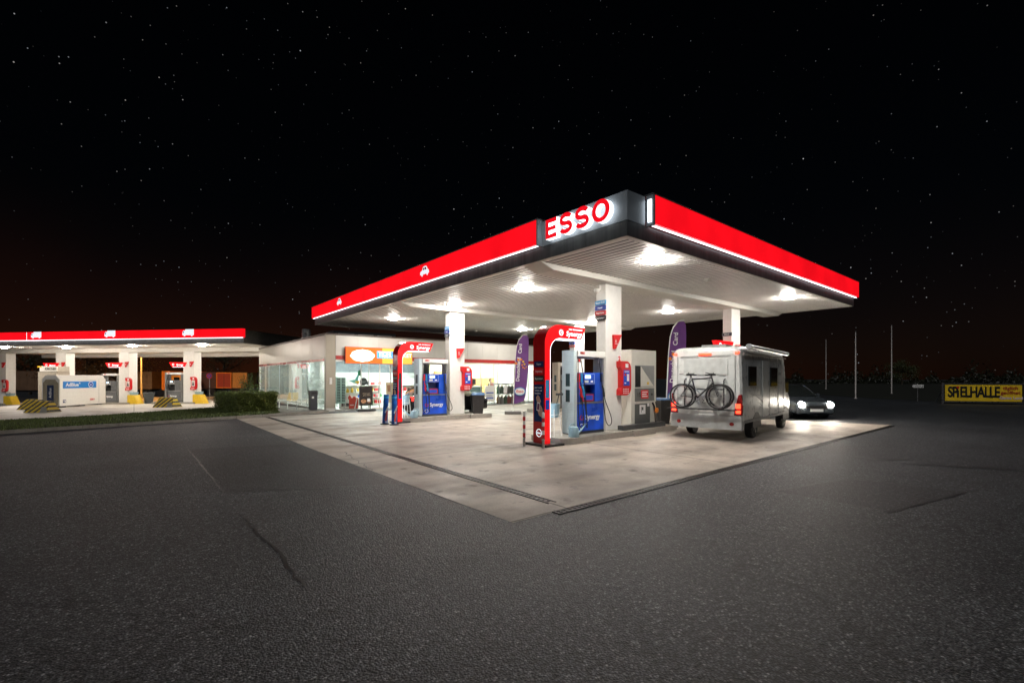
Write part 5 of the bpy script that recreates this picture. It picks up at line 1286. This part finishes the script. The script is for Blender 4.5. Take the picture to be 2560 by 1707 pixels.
car('black car with glowing red tail lights parked behind the left red arch', (11.55, 19.35, .006), R(90), mat('car_paint_black', (.012, .012, .014), .2, .2, coat=.6), 'rear')

# ------------------------------------------------------------------ truck station
def TL(px, d):                      # photo column and distance -> truck-station coordinates
    p = Vector((*at(px, d), 0)) - C0; return (-p.dot(U), p.dot(V))
tc_ = thing('truck_station_canopy', 'long flat canopy with lit red fascia and lorry symbols over the grey pumps', 'canopy', (C0.x, C0.y, 0), TROT)
FX0, FX1, FY = -26.0, 8.2, -4.5
b = MB(); b.box(FX0, FX1 - .3, FY + .25, 13.0, 4.22, 4.26); b.build('ceiling', mat('truck_ceiling', (.60, .56, .50), .5, var=.05), tc_)
b = MB()
for k in range(40): b.box(FX0, FX1 - .35, FY + .5 + k*.33, FY + .5 + k*.33 + .27, 4.19, 4.217)
b.build('ceiling_slats', SLAT, tc_)
b = MB(); b.box(FX0, FX1, FY + .12, FY + .22, 4.20, 4.56); b.box(FX1 - .1, FX1, FY + .222, 13.0, 4.20, 5.15); b.build('fascia_band', mat('truck_fascia', (.26, .25, .24), .45, .2, var=.15, dirt=.3), tc_)
for x0, x1 in ((FX0, -6.04 - 4.05), (-10.07, FX1 + .05)):
    b = MB(); b.box(x0, x1, FY, FY + .25, 4.60, 5.21); b.build('fascia_panel', REDE, tc_, .01, 1)
b = MB(); b.box(-10.088, -10.072, FY - .005, FY + .2, 4.6, 5.2); b.build('panel_joint', LEDW, tc_)
b = MB(); b.box(FX0, FX1, FY + .02, FY + .11, 4.56, 4.595); b.build('light_strip', LEDW, tc_)
def lorry_symbol(xc):
    s = .92; zc = 4.80
    P = [(-.5,.0),(-.5,.16),(-.46,.30),(-.40,.36),(-.24,.36),(-.24,.46),(.5,.46),(.5,.0),(.42,.0),(.38,-.08),(.28,-.08),(.24,.0),(-.22,.0),(-.26,-.08),(-.36,-.08),(-.40,.0)]
    b = MB(); b.prism([(xc + p[0]*s, zc + p[1]*s) for p in P], 'xz', FY - .01, FY - .001); o = b.build('lorry_symbol', SYMW, tc_)
    b = MB(); b.prism([(xc + p[0]*s, zc + p[1]*s) for p in [(-.46,.17),(-.43,.30),(-.36,.30),(-.36,.17)]], 'xz', FY - .014, FY - .009); b.build('symbol_window', BLUEP, o)
for px in (81, 259, 486): lorry_symbol(TL(px, 33.8)[0] if px > 100 else TL(px, 35)[0])
b = MB(); b.box(FX0, FX1 - .4, -.35, .35, 3.86, 4.188); b.build('beam', WARMW, tc_)
b = MB(); b.box(FX0, FX1 - .4, 8.0, 8.6, 3.86, 4.188); b.build('beam', WARMW, tc_)
TC = [0, -6.15, -12.46, -18.7]
for x in TC:
    b = MB(); b.box(x - .5, x + .5, -.36, .36, Tz(x, 0)[2] - .1, 3.858); b.build('column', WHITE, tc_, .02, 2)
for px, py, d in ((10,867,36.5),(165,868,36.5),(331,864,35),(505,862,34),(305,876,42),(454,875,41),(608,872,39.5),(60,880,44)):
    x, y = TL(px, d); b = MB(); b.frustum((x-.16,x+.16,y-.16,y+.16),(x-.2,x+.2,y-.2,y+.2), 4.08, 4.185); b.build('downlight', LAMP2, tc_)
def ground_dz(x, y): return Tz(x, y)[2]
for k, x in enumerate(TC):
    a = T(x - .1, 0); z = gz(a[1])
    nm = ['rightmost', 'second', 'third', 'leftmost'][k]
    t = thing('pump_island', ['low concrete island under the rightmost lorry station column', 'low concrete island under the lorry column right of the white tank', 'low concrete island behind the white tank container', 'low concrete island under the lorry column at the left picture edge'][k], 'pump island', (a[0], a[1], z), TROT, 'islands of the lorry station')
    b = MB(); b.box(-3.0, .9, -.75, .75, -.15, .15); b.build('kerb_block', CONC_B, t, .05, 2)
    p = T(x - 2.35, -.25)
    if k < 3:
        o = pump(['grey pump with white header at the rightmost lorry column', 'grey pump with white header between the white tank and a lorry column', 'grey pump mostly hidden behind the white tank container'][k], (p[0], p[1], z + .15), 'grey', 2, 'grey pumps of the lorry station', 1.5); o.rotation_euler = (0, 0, TROT); o.scale = (1, 1, 1.02)
    p = T(x - .95 - (.3 if k == 3 else 0), -.45); o = fin_sign(['red tapered sign at the rightmost lorry column', 'red tapered sign at the lorry column right of the white tank', 'red tapered sign above the white tank container', 'red tapered sign at the left picture edge'][k], (p[0], p[1], 2.62), TROT, 1.6)
    p = T(x + .12, -.362); wedge_sign(['red wedge sign on the rightmost lorry column', 'red wedge sign on the lorry column right of the white tank', 'red wedge sign on the lorry column above the white tank', 'red wedge sign on the lorry column at the left picture edge'][k], (p[0], p[1], 2.62), TROT)
    p = T(x + .28, -.362); service_unit(['red service unit on the rightmost lorry column', 'red service unit on the lorry column right of the white tank', 'red service unit hidden behind the white tank', 'red service unit on the lorry column at the left picture edge'][k], (p[0], p[1], z + 1.15), TROT, poster=WHITE)
    # yellow bumper block right of the column, with a washing tray on top
    p = T(x + .55, -.3); t = thing('impact_block', ['yellow impact block right of the rightmost lorry column', 'yellow impact block right of the second lorry column', 'yellow impact block behind the white tank', 'yellow impact block right of the leftmost lorry column'][k], 'impact block', (p[0], p[1], z + .004), TROT, 'yellow impact blocks at the lorry columns')
    b = MB(); b.prism([(0, 0), (1.05, 0), (.62, .78), (0, .78)], 'xz', -.3, .3); b.build('block', YELLOW, t, .03, 2)
    p = T(x + .95, -.3)
    t = thing('washing_tray', ['grey washing tray on the yellow block of the rightmost lorry column', 'grey washing tray with brush on the yellow block of the second lorry column', 'grey washing tray behind the white tank', 'grey washing tray on the yellow block of the leftmost lorry column'][k], 'washing tray', (p[0], p[1], z + .788), TROT, 'washing trays at the lorry columns')
    b = MB(); b.frustum((-.26, .16, -.16, .16), (-.3, .2, -.2, .2), 0, .22); b.build('tray', PALEB, t, .02, 2)
    b = MB(); b.tube([(-.05, 0, .18), (-.3, -.05, .85)], .014, 6); b.box(-.14, .05, -.06, .06, .12, .3); b.build('brush', WHITE, t)
STR = striped('hazard_stripes', (.74, .50, .02), (.03, .03, .03), .17)
def barrier(label, px, d, w, rz=0.0, h=.66):
    x, y = at(px, d); t = thing('crash_barrier', label, 'barrier', (x, y, gz(y) + .006), TROT + rz, 'yellow and black striped concrete barriers')
    b = MB(); b.frustum((-w/2, w/2, -.42, .42), (-w/2 + .28, w/2 - .22, -.12, .12), 0, h); b.build('block', STR, t, .03, 2)
    b = MB(); b.frustum((w/2 - .46, w/2 + .006, -.43, .43), (w/2 - .46, w/2 - .2, -.30, .30), -.0, h*.5); b.build('worn_end', CONC_B, t, .03, 2); return t
barrier('striped concrete barrier in front of the white tank container', 107, 26.9, 1.45, .1)
barrier('striped concrete barrier half hidden left of the white tank container', 84, 30.6, 1.45, .1)
barrier('striped concrete barrier before the rightmost lorry pump', 419, 31.8, 1.5, .05)
# white tank container
tx, ty = at(149, 33.2)
tk = thing('fluid_tank', 'white tank container with blue lettered stripe before the lorry pumps', 'tank container', (tx, ty, gz(ty) + .006), AV + R(3))
b = MB(); b.box(0, 4.0, 0, 1.2, .10, 2.02); b.build('housing', WHITE, tk, .015, 2)
b = MB(); b.prism([(0, 2.022), (1.2, 2.022), (.95, 2.33), (.25, 2.33)], 'yz', -.02, 4.02); b.build('lid', WHITE, tk, .02, 2)
b = MB(); b.prism([(.08, .16), (1.12, .16), (1.12, 1.75), (.92, 2.0), (.28, 2.0), (.08, 1.75)], 'yz', -.03, -.021); b.build('end_panel', mat('tank_end', (.28, .25, .18), .5), tk)
b = MB(); b.box(-.04, -.031, .38, .82, .45, 1.6); sp = b.build('end_sign', mat('tank_sign_navy', (.01, .03, .09), .35), tk)
text('AdBlue', .24, LETW, sp, (-.043, .6, 1.05), ext=.002, rot=(pi/2, R(-90), -pi/2))
b = MB(); b.box(.26, 3.1, -.014, -.001, 1.36, 1.86); bl = b.build('blue_stripe', mat('tank_blue', (.02, .20, .60), .35), tk)
text('AdBlue', .36, LETW, bl, (1.0, -.018, 1.61), bold=.008)
text('®', .16, LETW, bl, (1.62, -.018, 1.72))
b = MB(); b.prism(capO(2.6, 1.61, .22, .22, 26), 'xz', -.02, -.0145); e = b.build('badge', LETW, bl); b = MB(); b.prism(capO(2.6, 1.61, .185, .185, 26), 'xz', -.024, -.0205); b.build('badge_field', LETBL, e); text('aus', .15, LETW, e, (2.6, -.026, 1.61))
text('ESSO', .19, LETR, tk, (2.75, -.004, .46), bold=.004)
b = MB(); b.box(.26, .50, -.008, -.001, .32, .54); nt_ = b.build('small_plate', DBLUE, tk); b = MB(); b.box(.30, .37, -.012, -.0085, .42, .50); b.box(.40, .47, -.012, -.0085, .36, .50); b.build('print', LETW, nt_)
b = MB(); b.box(3.35, 3.365, -.006, .0, .14, 2.0); b.build('door_gap', GREYM, tk)
b = MB()
for x in (.4, 2.0, 3.6): b.box(x - .2, x + .2, .08, 1.12, 0, .099)
b.build('feet', DGREY, tk)
kx, ky = at(118, 38); kb = thing('vacuum_station', 'beige vacuum station box with a yellow corner behind the white tank container', 'vacuum station', (kx, ky, gz(ky)), TROT)
b = MB(); b.box(-.9, .9, 0, 1.0, 0, 2.75); b.build('cabinet', mat('box_beige', (.38, .34, .28), .45), kb, .02, 2)
b = MB(); b.box(-.7, 1.0, -.04, -.001, 2.78, 3.2); h = b.build('header', WARMW, kb); text('KÄRCHER', .24, LETB, h, (.35, -.044, 2.98), shear=.25, bold=.006)
b = MB(); b.box(-.92, -.5, -.045, -.0405, 3.10, 3.22); b.build('yellow_corner', YELLOW, kb); b = MB(); b.box(-.7, 1.0, 0, .9, 2.752, 3.19); b.build('top_box', MATS['box_beige'], kb)
bx, by = at(372, 39.5); lb = thing('litter_bin', 'grey plastic litter bin between the lorry station columns', 'bin', (bx, by, gz(by) + .006), TROT)
b = MB(); b.lathe([(.28, 0), (.38, .85), (.42, .86), (.42, .92), (.36, .95)], n=22); b.build('body', mat('bin_slate', (.06, .07, .08), .5), lb, smooth=True)

# dark litter column and low rail by the shop side wall
lx_, ly_ = 7.15, 25.0
lc_ = thing('litter_column', 'slim dark grey litter column before the shop side window', 'bin', (lx_, ly_, .1), 0)
b = MB(); b.box(-.17, .17, -.17, .17, 0, .78); b.build('column', mat('column_slate', (.05, .055, .065), .4), lc_, .02, 2)
b = MB(); b.box(-.19, .19, -.19, .19, .781, 1.0); h = b.build('ash_head', DGREY, lc_, .02, 2); b = MB(); b.box(-.12, .12, -.196, -.19, .83, .92); b.build('opening', BLACK, h); b = MB(); b.box(-.1, .0, -.178, -.1705, .60, .70); b.build('sticker', WHITE, lc_)
rl = thing('low_rail', 'low white tubular rail along the shop side wall', 'rail', (6.6, 25.9, .08))
b = MB()
for k in range(5): b.tube([(0, k*1.9, -.1 + gz(25.9 + k*1.9)), (0, k*1.9, .42 + gz(25.9 + k*1.9))], .025, 8)
b.build('post', WHITE, rl)
b = MB(); b.tube([(0, -.1, .42), (0, 7.8, .42 + gz(25.9 + 7.8))], .03, 8); b.build('rail', WHITE, rl)
# shrub behind the hedge
sx_, sy_ = at(626, 29.5); sh = thing('shrub', 'loose leafy shrub rising behind the hedge beside the shop wall', 'shrub', (sx_, sy_, gz(sy_)))
b = MB(); rg = random.Random(8); pts = []
for k in range(14):
    a = rg.uniform(0, 2*pi); e = Vector((rg.uniform(.2, .8)*cos(a), rg.uniform(.2, .8)*sin(a), rg.uniform(1.1, 2.5)))
    b.tube([(0, 0, 0), e*.5 + Vector((0, 0, .3)), e], .02, 5, r1=.005)
    for j in range(60): pts.append(e*rg.uniform(.45, 1.02) + Vector((rg.gauss(0, .10), rg.gauss(0, .10), rg.gauss(0, .1))))
b.build('stems', BARK, sh); b = MB(); leaves(b.bm, pts, .055, rg); b.build('foliage', LEAF_H, sh)

# ------------------------------------------------------------------ lorries parked behind
def trailer(label, px0, px1, d, top, m, rear=False, stripe=None, ang=0):
    x0, y0 = at(px0, d); x1, y1 = at(px1, d); L = math.hypot(x1-x0, y1-y0); z = gz((y0+y1)/2)
    t = thing('lorry_trailer', label, 'lorry trailer', (x0, y0, z), math.atan2(y1-y0, x1-x0), 'lorry trailers parked behind the lorry station'); W = 2.5; H = top - z
    b = MB(); b.box(0, L, 0, W if not rear else 9, 1.15, H); bx_ = b.build('box', m, t, .04, 2)
    if rear:
        b = MB()
        for q in ((0, .12, 1.15, H), (L-.12, L, 1.15, H), (.121, L-.121, H-.12, H), (.121, L-.121, 1.15, 1.27)): b.box(q[0], q[1], -.04, -.001, q[2], q[3])
        b.build('door_frame', ORANGE, t); b = MB(); b.box(L/2-.02, L/2+.02, -.03, -.001, 1.28, H-.13); b.build('door_gap', BLACK, t)
        b = MB(); b.box(.1, L-.1, -.1, 0, .5, .62); b.build('underrun_bar', DGREY, t)
    else:
        b = MB()
        for k in range(int(L/1.2)): b.box(.6 + k*1.2, .66 + k*1.2, -.02, -.001, 1.2, H-.05)
        b.build('side_posts', m, bx_); b = MB(); b.box(.5, L-.5, .3, W-.3, .85, 1.149); b.build('chassis', DGREY, t)
    for k in range(3 if not rear else 2):
        b = MB(); b.lathe([(.25, -.18), (.48, -.18), (.5, -.12), (.5, .12), (.48, .18), (.25, .18)], n=22, axis='y'); b.build('wheel', RUBBER, t, smooth=True, loc=((L*.62 + k*1.25 if L > 5 else .5 + k*(L-1)), .3, .5) if not rear else ((.4 if k == 0 else L-.4), 1.0, .5))
    return t
BRT = mat('trailer_brown', (.20, .11, .06), .5, var=.12, scale=1, dirt=.2)
trailer('long brown trailer side seen behind the white tank container', 20, 158, 74, 2.75, BRT)
trailer('long brown trailer side between two lorry columns', 190, 322, 74, 2.7, BRT)
trailer('brown slatted trailer end beside the orange lamp post', 337, 380, 70, 2.6, mat('trailer_tan', (.34, .19, .08), .5, var=.15, scale=2))
trailer('plain dark brown trailer right of the rightmost lorry column', 497, 540, 72, 2.55, mat('trailer_umber', (.12, .06, .04), .5))
trailer('trailer rear with red doors in an orange frame behind the hedge', 541, 579, 68, 2.45, mat('trailer_red', (.28, .03, .02), .45), True)
trailer('orange and grey trailer side behind the hedge', 581, 618, 68, 2.45, mat('trailer_orange', (.48, .22, .05), .5, var=.2))
# orange lorry with cab
lx0, ly0 = at(404, 66); lo_ = thing('lorry', 'orange lorry with open cab side seen left of the rightmost lorry pump', 'lorry', (lx0, ly0, gz(ly0)), math.atan2(RT.y, RT.x))
b = MB(); b.box(0, 1.2, 0, 8, 1.0, 3.7); b.build('box', ORANGE, lo_, .05, 2)
b = MB(); b.prism([(1.25, .6), (3.0, .6), (3.0, 1.9), (2.7, 3.1), (1.25, 3.2)], 'xz', .1, 2.4); cbn = b.build('cab', mat('cab_orange', (.62, .28, .04), .4), lo_, .08, 3)
b = MB(); b.box(1.7, 2.5, .06, .099, 1.9, 2.8); b.build('window', MATS['window_dark'], cbn)
for x in (.6, 2.1):
    b = MB(); b.lathe([(.25, -.18), (.48, -.18), (.5, -.12), (.5, .12), (.48, .18), (.25, .18)], n=22, axis='y'); b.build('wheel', RUBBER, lo_, smooth=True, loc=(x, .25, .5))
# sodium street lamp
sxl, syl = at(353, 58); sl = thing('street_lamp', 'tall lamp post glowing orange between two lorry columns', 'street lamp', (sxl, syl, gz(syl)))
b = MB(); b.lathe([(.16, 0), (.16, .5), (.10, .6), (.07, 6.2)], n=14); b.tube([(0, 0, 6.15), (.1, -.2, 6.6), (.5, -1.0, 6.75)], .05, 8); b.build('pole', mat('lamp_post', (.42, .40, .36), .5), sl, smooth=True)
b = MB(); b.frustum((.2, .8, -1.9, -.9), (.3, .7, -1.75, -1.0), 6.7, 6.85); hd_ = b.build('lamp_head', GREYM, sl)
b = MB(); b.box(.3, .7, -1.8, -1.0, 6.675, 6.698); b.build('lens', emat('sodium_lens', (1.0, .42, .06), 1100.0), hd_)
ns = thing('no_stopping_sign', 'round blue and red road sign before the dark trailer', 'road sign', (*at(524, 52), gz(at(524, 52)[1])), AV - pi/2)
b = MB(); b.tube([(0, 0, 0), (0, 0, 2.9)], .035, 8); b.build('post', STEEL, ns); b = MB(); b.prism(capO(0, 2.6, .33, .33, 24), 'xz', -.06, -.04); dsc = b.build('disc', REDP, ns); b = MB(); b.prism(capO(0, 2.6, .26, .26, 24), 'xz', -.066, -.0605); b.build('field', LETBL, dsc)
b = MB()
for a in (45, 135): c, s_ = cos(R(a)), sin(R(a)); b.prism([(-.25*c - .03*s_, 2.6 - .25*s_ + .03*c), (.25*c - .03*s_, 2.6 + .25*s_ + .03*c), (.25*c + .03*s_, 2.6 + .25*s_ - .03*c), (-.25*c + .03*s_, 2.6 - .25*s_ - .03*c)], 'xz', -.072 - .002*(a > 90), -.0665)
b.build('cross', REDP, dsc)
# trees
LEAF_LIT = leafmat('lamplit_leaves', (.14, .075, .018), .6)  # orange of the street lamp's light put into the leaf colour
tree('broad tree with lamplight orange coloured into its leaves behind the brown trailers', 215, 67, 9, 4.4, 5200, 21, LEAF_LIT, trunk_h=.25)
tree('leafy tree right of the orange-tinted tree, between the two lorry columns', 292, 70, 9.5, 4.2, 4800, 22, LEAF_LIT, trunk_h=.25)
tree('dark tree behind the trailers at the left picture side', 75, 90, 10, 4.4, 4000, 23)
tree('dark tree above the trailers right of the rightmost lorry column', 560, 95, 10.5, 4.4, 4000, 24)
tree('dark tree far behind the white flagpoles', 2255, 110, 6.5, 3.4, 3600, 25, trunk_h=.14)

# ------------------------------------------------------------------ right side
b = MB(); b.quad([(*at(1880, 60), .012), (*at(2210, 37.5), .012), (*at(2380, 33.2), .012), (*at(3300, 27), .012), (*at(3600, 160), .012), (*at(1700, 260), .012)]); struct(b.build('field', mat('field_grass_unlit', (.012, .014, .007), .95, var=.4, scale=.8, bump=.6, bscale=8)))  # grass sheet coloured near black, the unlit distance put into its colour
b = MB(); rg = random.Random(31); pts = []
for k in range(15000):
    px = rg.uniform(1700, 2750); d = rg.uniform(120, 150); x, y = at(px, d); h = 2.2 + 1.3*sin(px*.021) + 1.0*sin(px*.057 + 1) + .7*sin(px*.13)
    pts.append(Vector((x, y, max(.1, abs(rg.gauss(0, .5))*h))))
leaves(b.bm, pts, .34, rg); o = b.build('far_thicket', leafmat('thicket_leaves', (.016, .018, .008), .5)); o['kind'] = 'stuff'
def flagpole(label, px, d, top):
    x, y = at(px, d); t = thing('flagpole', label, 'flagpole', (x, y, 0), 0, 'bare white flagpoles right of the forecourt')
    b = MB(); b.lathe([(.12, 0), (.12, .03), (.05, .05), (.05, top*.5), (.032, top), (.001, top + .02)], n=14); b.build('pole', mat('pole_white', (.72, .66, .62), .4), t, smooth=True)
    b = MB(); b.lathe([(.002, top + .03), (.06, top + .06), (.06, top + .1), (.002, top + .13)], n=14); b.build('finial', GREYM, t, smooth=True)
flagpole('bare white flagpole just right of the dark car', 2065, 68, 7.2)
flagpole('bare white flagpole in the middle of the three', 2139, 38.6, 5.5)
flagpole('tallest looking bare white flagpole, left of the arrow sign', 2229, 50, 7.3)
dx_, dy_ = at(2294, 34); dsg = thing('direction_sign', 'white arrow shaped direction sign pointing left on a thin post', 'road sign', (dx_, dy_, 0), AV - pi/2 - R(6))
b = MB(); b.tube([(0, 0, 0), (0, 0, 1.3)], .028, 8); b.build('post', STEEL, dsg)
b = MB(); b.prism([(-.42, 1.12), (-.30, 1.23), (.38, 1.23), (.38, 1.01), (-.30, 1.01)], 'xz', -.05, -.03); ar = b.build('board', WHITE, dsg, .004, 1); b = MB(); b.box(-.22, .18, -.055, -.0505, 1.09, 1.13); b.prism([(.22, 1.06), (.34, 1.06), (.34, 1.18), (.28, 1.13)], 'xz', -.055, -.0505); b.build('print', BLACK, ar)
pA = Vector((*at(2356, 31.4), 0)); pB = Vector((*at(2562, 30.0), 0)); Lb = (pB - pA).length
bn = thing('banner', 'yellow advertising banner with black lettering in a metal frame at the right edge', 'banner', pA, math.atan2(pB.y - pA.y, pB.x - pA.x))
b = MB()
for x in (0, Lb): b.box(x - .05, x + .05, -.05, .05, 0, 1.42)
b.box(.051, Lb - .051, -.025, .025, 1.32, 1.37); b.box(.051, Lb - .051, -.025, .025, .10, .15)
for x in (0, Lb): b.tube([(x, .05, .9), (x, .9, 0)], .03, 6)
b.build('frame', STEEL, bn)
BY = mat('banner_yellow', (.88, .58, .02), .5, var=.05)
b = MB(); bm = b.bm; nx = 40; rows = []
for s in (0, 1):
    for z in (.19, 1.27): rows.append([bm.verts.new((.14 + (Lb - .28)*k/nx, -.012 + s*.008 + .012*sin(k*1.1), z)) for k in range(nx + 1)])
for k in range(nx):
    bm.faces.new((rows[0][k], rows[0][k+1], rows[1][k+1], rows[1][k])); bm.faces.new((rows[2][k], rows[3][k], rows[3][k+1], rows[2][k+1]))
cl = b.build('cloth', BY, bn, smooth=True)
text('SP ELHALLE', .98, LETB, cl, (Lb*.385, -.04, .76), bold=.028, spacing=.9, sx=.70*Lb/5.0)
t_ = text('ı', .90, LETB, cl, (Lb*.192, -.04, .74), bold=.03, sx=.8)
b = MB(); b.prism(capO(Lb*.192, 1.10, .075, .075, 14), 'xz', -.045, -.036); b.build('dot', REDP, cl)
RB = mat('letter_rust', (.40, .05, .02), .5)
text('täglich', .30, RB, cl, (Lb*.83, -.04, 1.06), bold=.006); text('geöffnet', .30, RB, cl, (Lb*.83, -.04, .76), bold=.006); text('Game Land', .26, mat('letter_lilac', (.8, .7, .8), .5), cl, (Lb*.835, -.04, .42), bold=.004)

# ------------------------------------------------------------------ sky, added fill light, camera
w = bpy.data.worlds.new('World'); sc.world = w; w.use_nodes = True; nt = w.node_tree; nt.nodes.clear(); L = nt.links.new
SUN_EL, SUN_AZ = R(34), R(215)   # added fill sun, high behind the camera
out = N(nt, 'ShaderNodeOutputWorld'); bg = N(nt, 'ShaderNodeBackground')
sky = N(nt, 'ShaderNodeTexSky'); sky.sky_type = 'NISHITA'; sky.sun_disc = False; sky.sun_elevation = SUN_EL; sky.sun_rotation = SUN_AZ
s1 = N(nt, 'ShaderNodeVectorMath', operation='SCALE'); s1.inputs['Scale'].default_value = .0003; L(sky.outputs[0], s1.inputs[0])
tcw = N(nt, 'ShaderNodeTexCoord'); sep = N(nt, 'ShaderNodeSeparateXYZ'); L(tcw.outputs['Generated'], sep.inputs[0])
# town glow low over the horizon
az = N(nt, 'ShaderNodeMapRange'); az.inputs[1].default_value = 0.0; az.inputs[2].default_value = .34; az.inputs[3].default_value = 1; az.inputs[4].default_value = 0; L(sep.outputs[2], az.inputs[0])
pw = N(nt, 'ShaderNodeMath', operation='POWER'); pw.inputs[1].default_value = 2.4; L(az.outputs[0], pw.inputs[0])
gn = N(nt, 'ShaderNodeTexNoise'); gn.inputs['Scale'].default_value = 2.2; L(tcw.outputs['Generated'], gn.inputs['Vector'])
gm = N(nt, 'ShaderNodeMath', operation='MULTIPLY'); L(pw.outputs[0], gm.inputs[0]); L(gn.outputs['Fac'], gm.inputs[1])
dl = N(nt, 'ShaderNodeVectorMath', operation='DOT_PRODUCT'); dl.inputs[1].default_value = tuple(-RT); L(tcw.outputs['Generated'], dl.inputs[0])
dm = N(nt, 'ShaderNodeMapRange'); dm.inputs[1].default_value = -.7; dm.inputs[2].default_value = .75; dm.inputs[3].default_value = .45; dm.inputs[4].default_value = 1.9; L(dl.outputs['Value'], dm.inputs[0])
g2 = N(nt, 'ShaderNodeMath', operation='MULTIPLY'); L(gm.outputs[0], g2.inputs[0]); L(dm.outputs[0], g2.inputs[1])
gl = N(nt, 'ShaderNodeVectorMath', operation='SCALE'); gl.inputs[0].default_value = (.026, .0060, .0017); L(g2.outputs[0], gl.inputs['Scale'])
ad = N(nt, 'ShaderNodeVectorMath', operation='ADD'); L(s1.outputs[0], ad.inputs[0]); L(gl.outputs[0], ad.inputs[1])
def stars(scale, rad, thr, gain, prev):
    v = N(nt, 'ShaderNodeTexVoronoi'); v.inputs['Scale'].default_value = scale; L(tcw.outputs['Generated'], v.inputs['Vector'])
    r = N(nt, 'ShaderNodeMapRange'); r.inputs[1].default_value = 0; r.inputs[2].default_value = rad; r.inputs[3].default_value = 1; r.inputs[4].default_value = 0; L(v.outputs['Distance'], r.inputs[0])
    sc_ = N(nt, 'ShaderNodeSeparateColor'); L(v.outputs['Color'], sc_.inputs[0])
    t = N(nt, 'ShaderNodeMapRange'); t.inputs[1].default_value = thr; t.inputs[2].default_value = 1; L(sc_.outputs[0], t.inputs[0])
    p = N(nt, 'ShaderNodeMath', operation='POWER'); p.inputs[1].default_value = 2.2; L(t.outputs[0], p.inputs[0])
    dn = N(nt, 'ShaderNodeTexNoise'); dn.inputs['Scale'].default_value = 3.2; dn.inputs['Detail'].default_value = 3; L(tcw.outputs['Generated'], dn.inputs['Vector'])
    dr = N(nt, 'ShaderNodeMapRange'); dr.inputs[1].default_value = .35; dr.inputs[2].default_value = .62; dr.inputs[3].default_value = .25; L(dn.outputs['Fac'], dr.inputs[0])
    m = N(nt, 'ShaderNodeMath', operation='MULTIPLY'); L(r.outputs[0], m.inputs[0]); L(p.outputs[0], m.inputs[1])
    m1 = N(nt, 'ShaderNodeMath', operation='MULTIPLY'); L(m.outputs[0], m1.inputs[0]); L(dr.outputs[0], m1.inputs[1])
    m2 = N(nt, 'ShaderNodeMath', operation='MULTIPLY'); m2.inputs[1].default_value = gain; L(m1.outputs[0], m2.inputs[0])
    c = N(nt, 'ShaderNodeMix', data_type='RGBA'); c.inputs[6].default_value = (.8, .88, 1, 1); c.inputs[7].default_value = (1, .9, .8, 1); L(sc_.outputs[1], c.inputs[0])
    q = N(nt, 'ShaderNodeVectorMath', operation='SCALE'); L(c.outputs[2], q.inputs[0]); L(m2.outputs[0], q.inputs['Scale'])
    a = N(nt, 'ShaderNodeVectorMath', operation='ADD'); L(prev, a.inputs[0]); L(q.outputs[0], a.inputs[1]); return a.outputs[0]
o_ = stars(42, .046, .34, 1.5, ad.outputs[0]); o_ = stars(100, .095, .30, .60, o_)
L(o_, bg.inputs['Color']); bg.inputs['Strength'].default_value = 1.0; L(bg.outputs[0], out.inputs[0])
sun = bpy.data.lights.new('fill_sun', 'SUN'); sun.energy = .65; sun.angle = R(12); sun.color = (.96, .98, 1.0)  # unseen soft fill sun, added to brighten the asphalt and banner
so = bpy.data.objects.new('fill_sun', sun); COL.objects.link(so)
mdir = Vector((-FW.x*.8 - RT.x*.35, -FW.y*.8 - RT.y*.35, .75)).normalized()   # towards the fill sun
so.rotation_euler = mdir.to_track_quat('Z', 'Y').to_euler()
sky.sun_elevation = math.asin(mdir.z); sky.sun_rotation = math.atan2(mdir.x, mdir.y)
cam = bpy.data.cameras.new('camera'); co = bpy.data.objects.new('camera', cam); COL.objects.link(co)
co.location = (0, 0, CH); co.rotation_euler = (pi/2, 0, AV - pi/2)
cam.sensor_width = 36; cam.lens = 36 * FPX / 2560; cam.shift_y = (HY - 853.5) / 2560; cam.clip_start = .05; cam.clip_end = 3000
sc.camera = co
vs_ = sc.view_settings; vs_.view_transform = 'Standard'; vs_.look = 'None'; vs_.exposure = 0; vs_.gamma = 1
cy = sc.cycles; cy.use_denoising = True; cy.max_bounces = 8; cy.diffuse_bounces = 4; cy.glossy_bounces = 4; cy.transparent_max_bounces = 12; cy.sample_clamp_indirect = 8; cy.caustics_reflective = False; cy.caustics_refractive = False; cy.use_light_tree = True
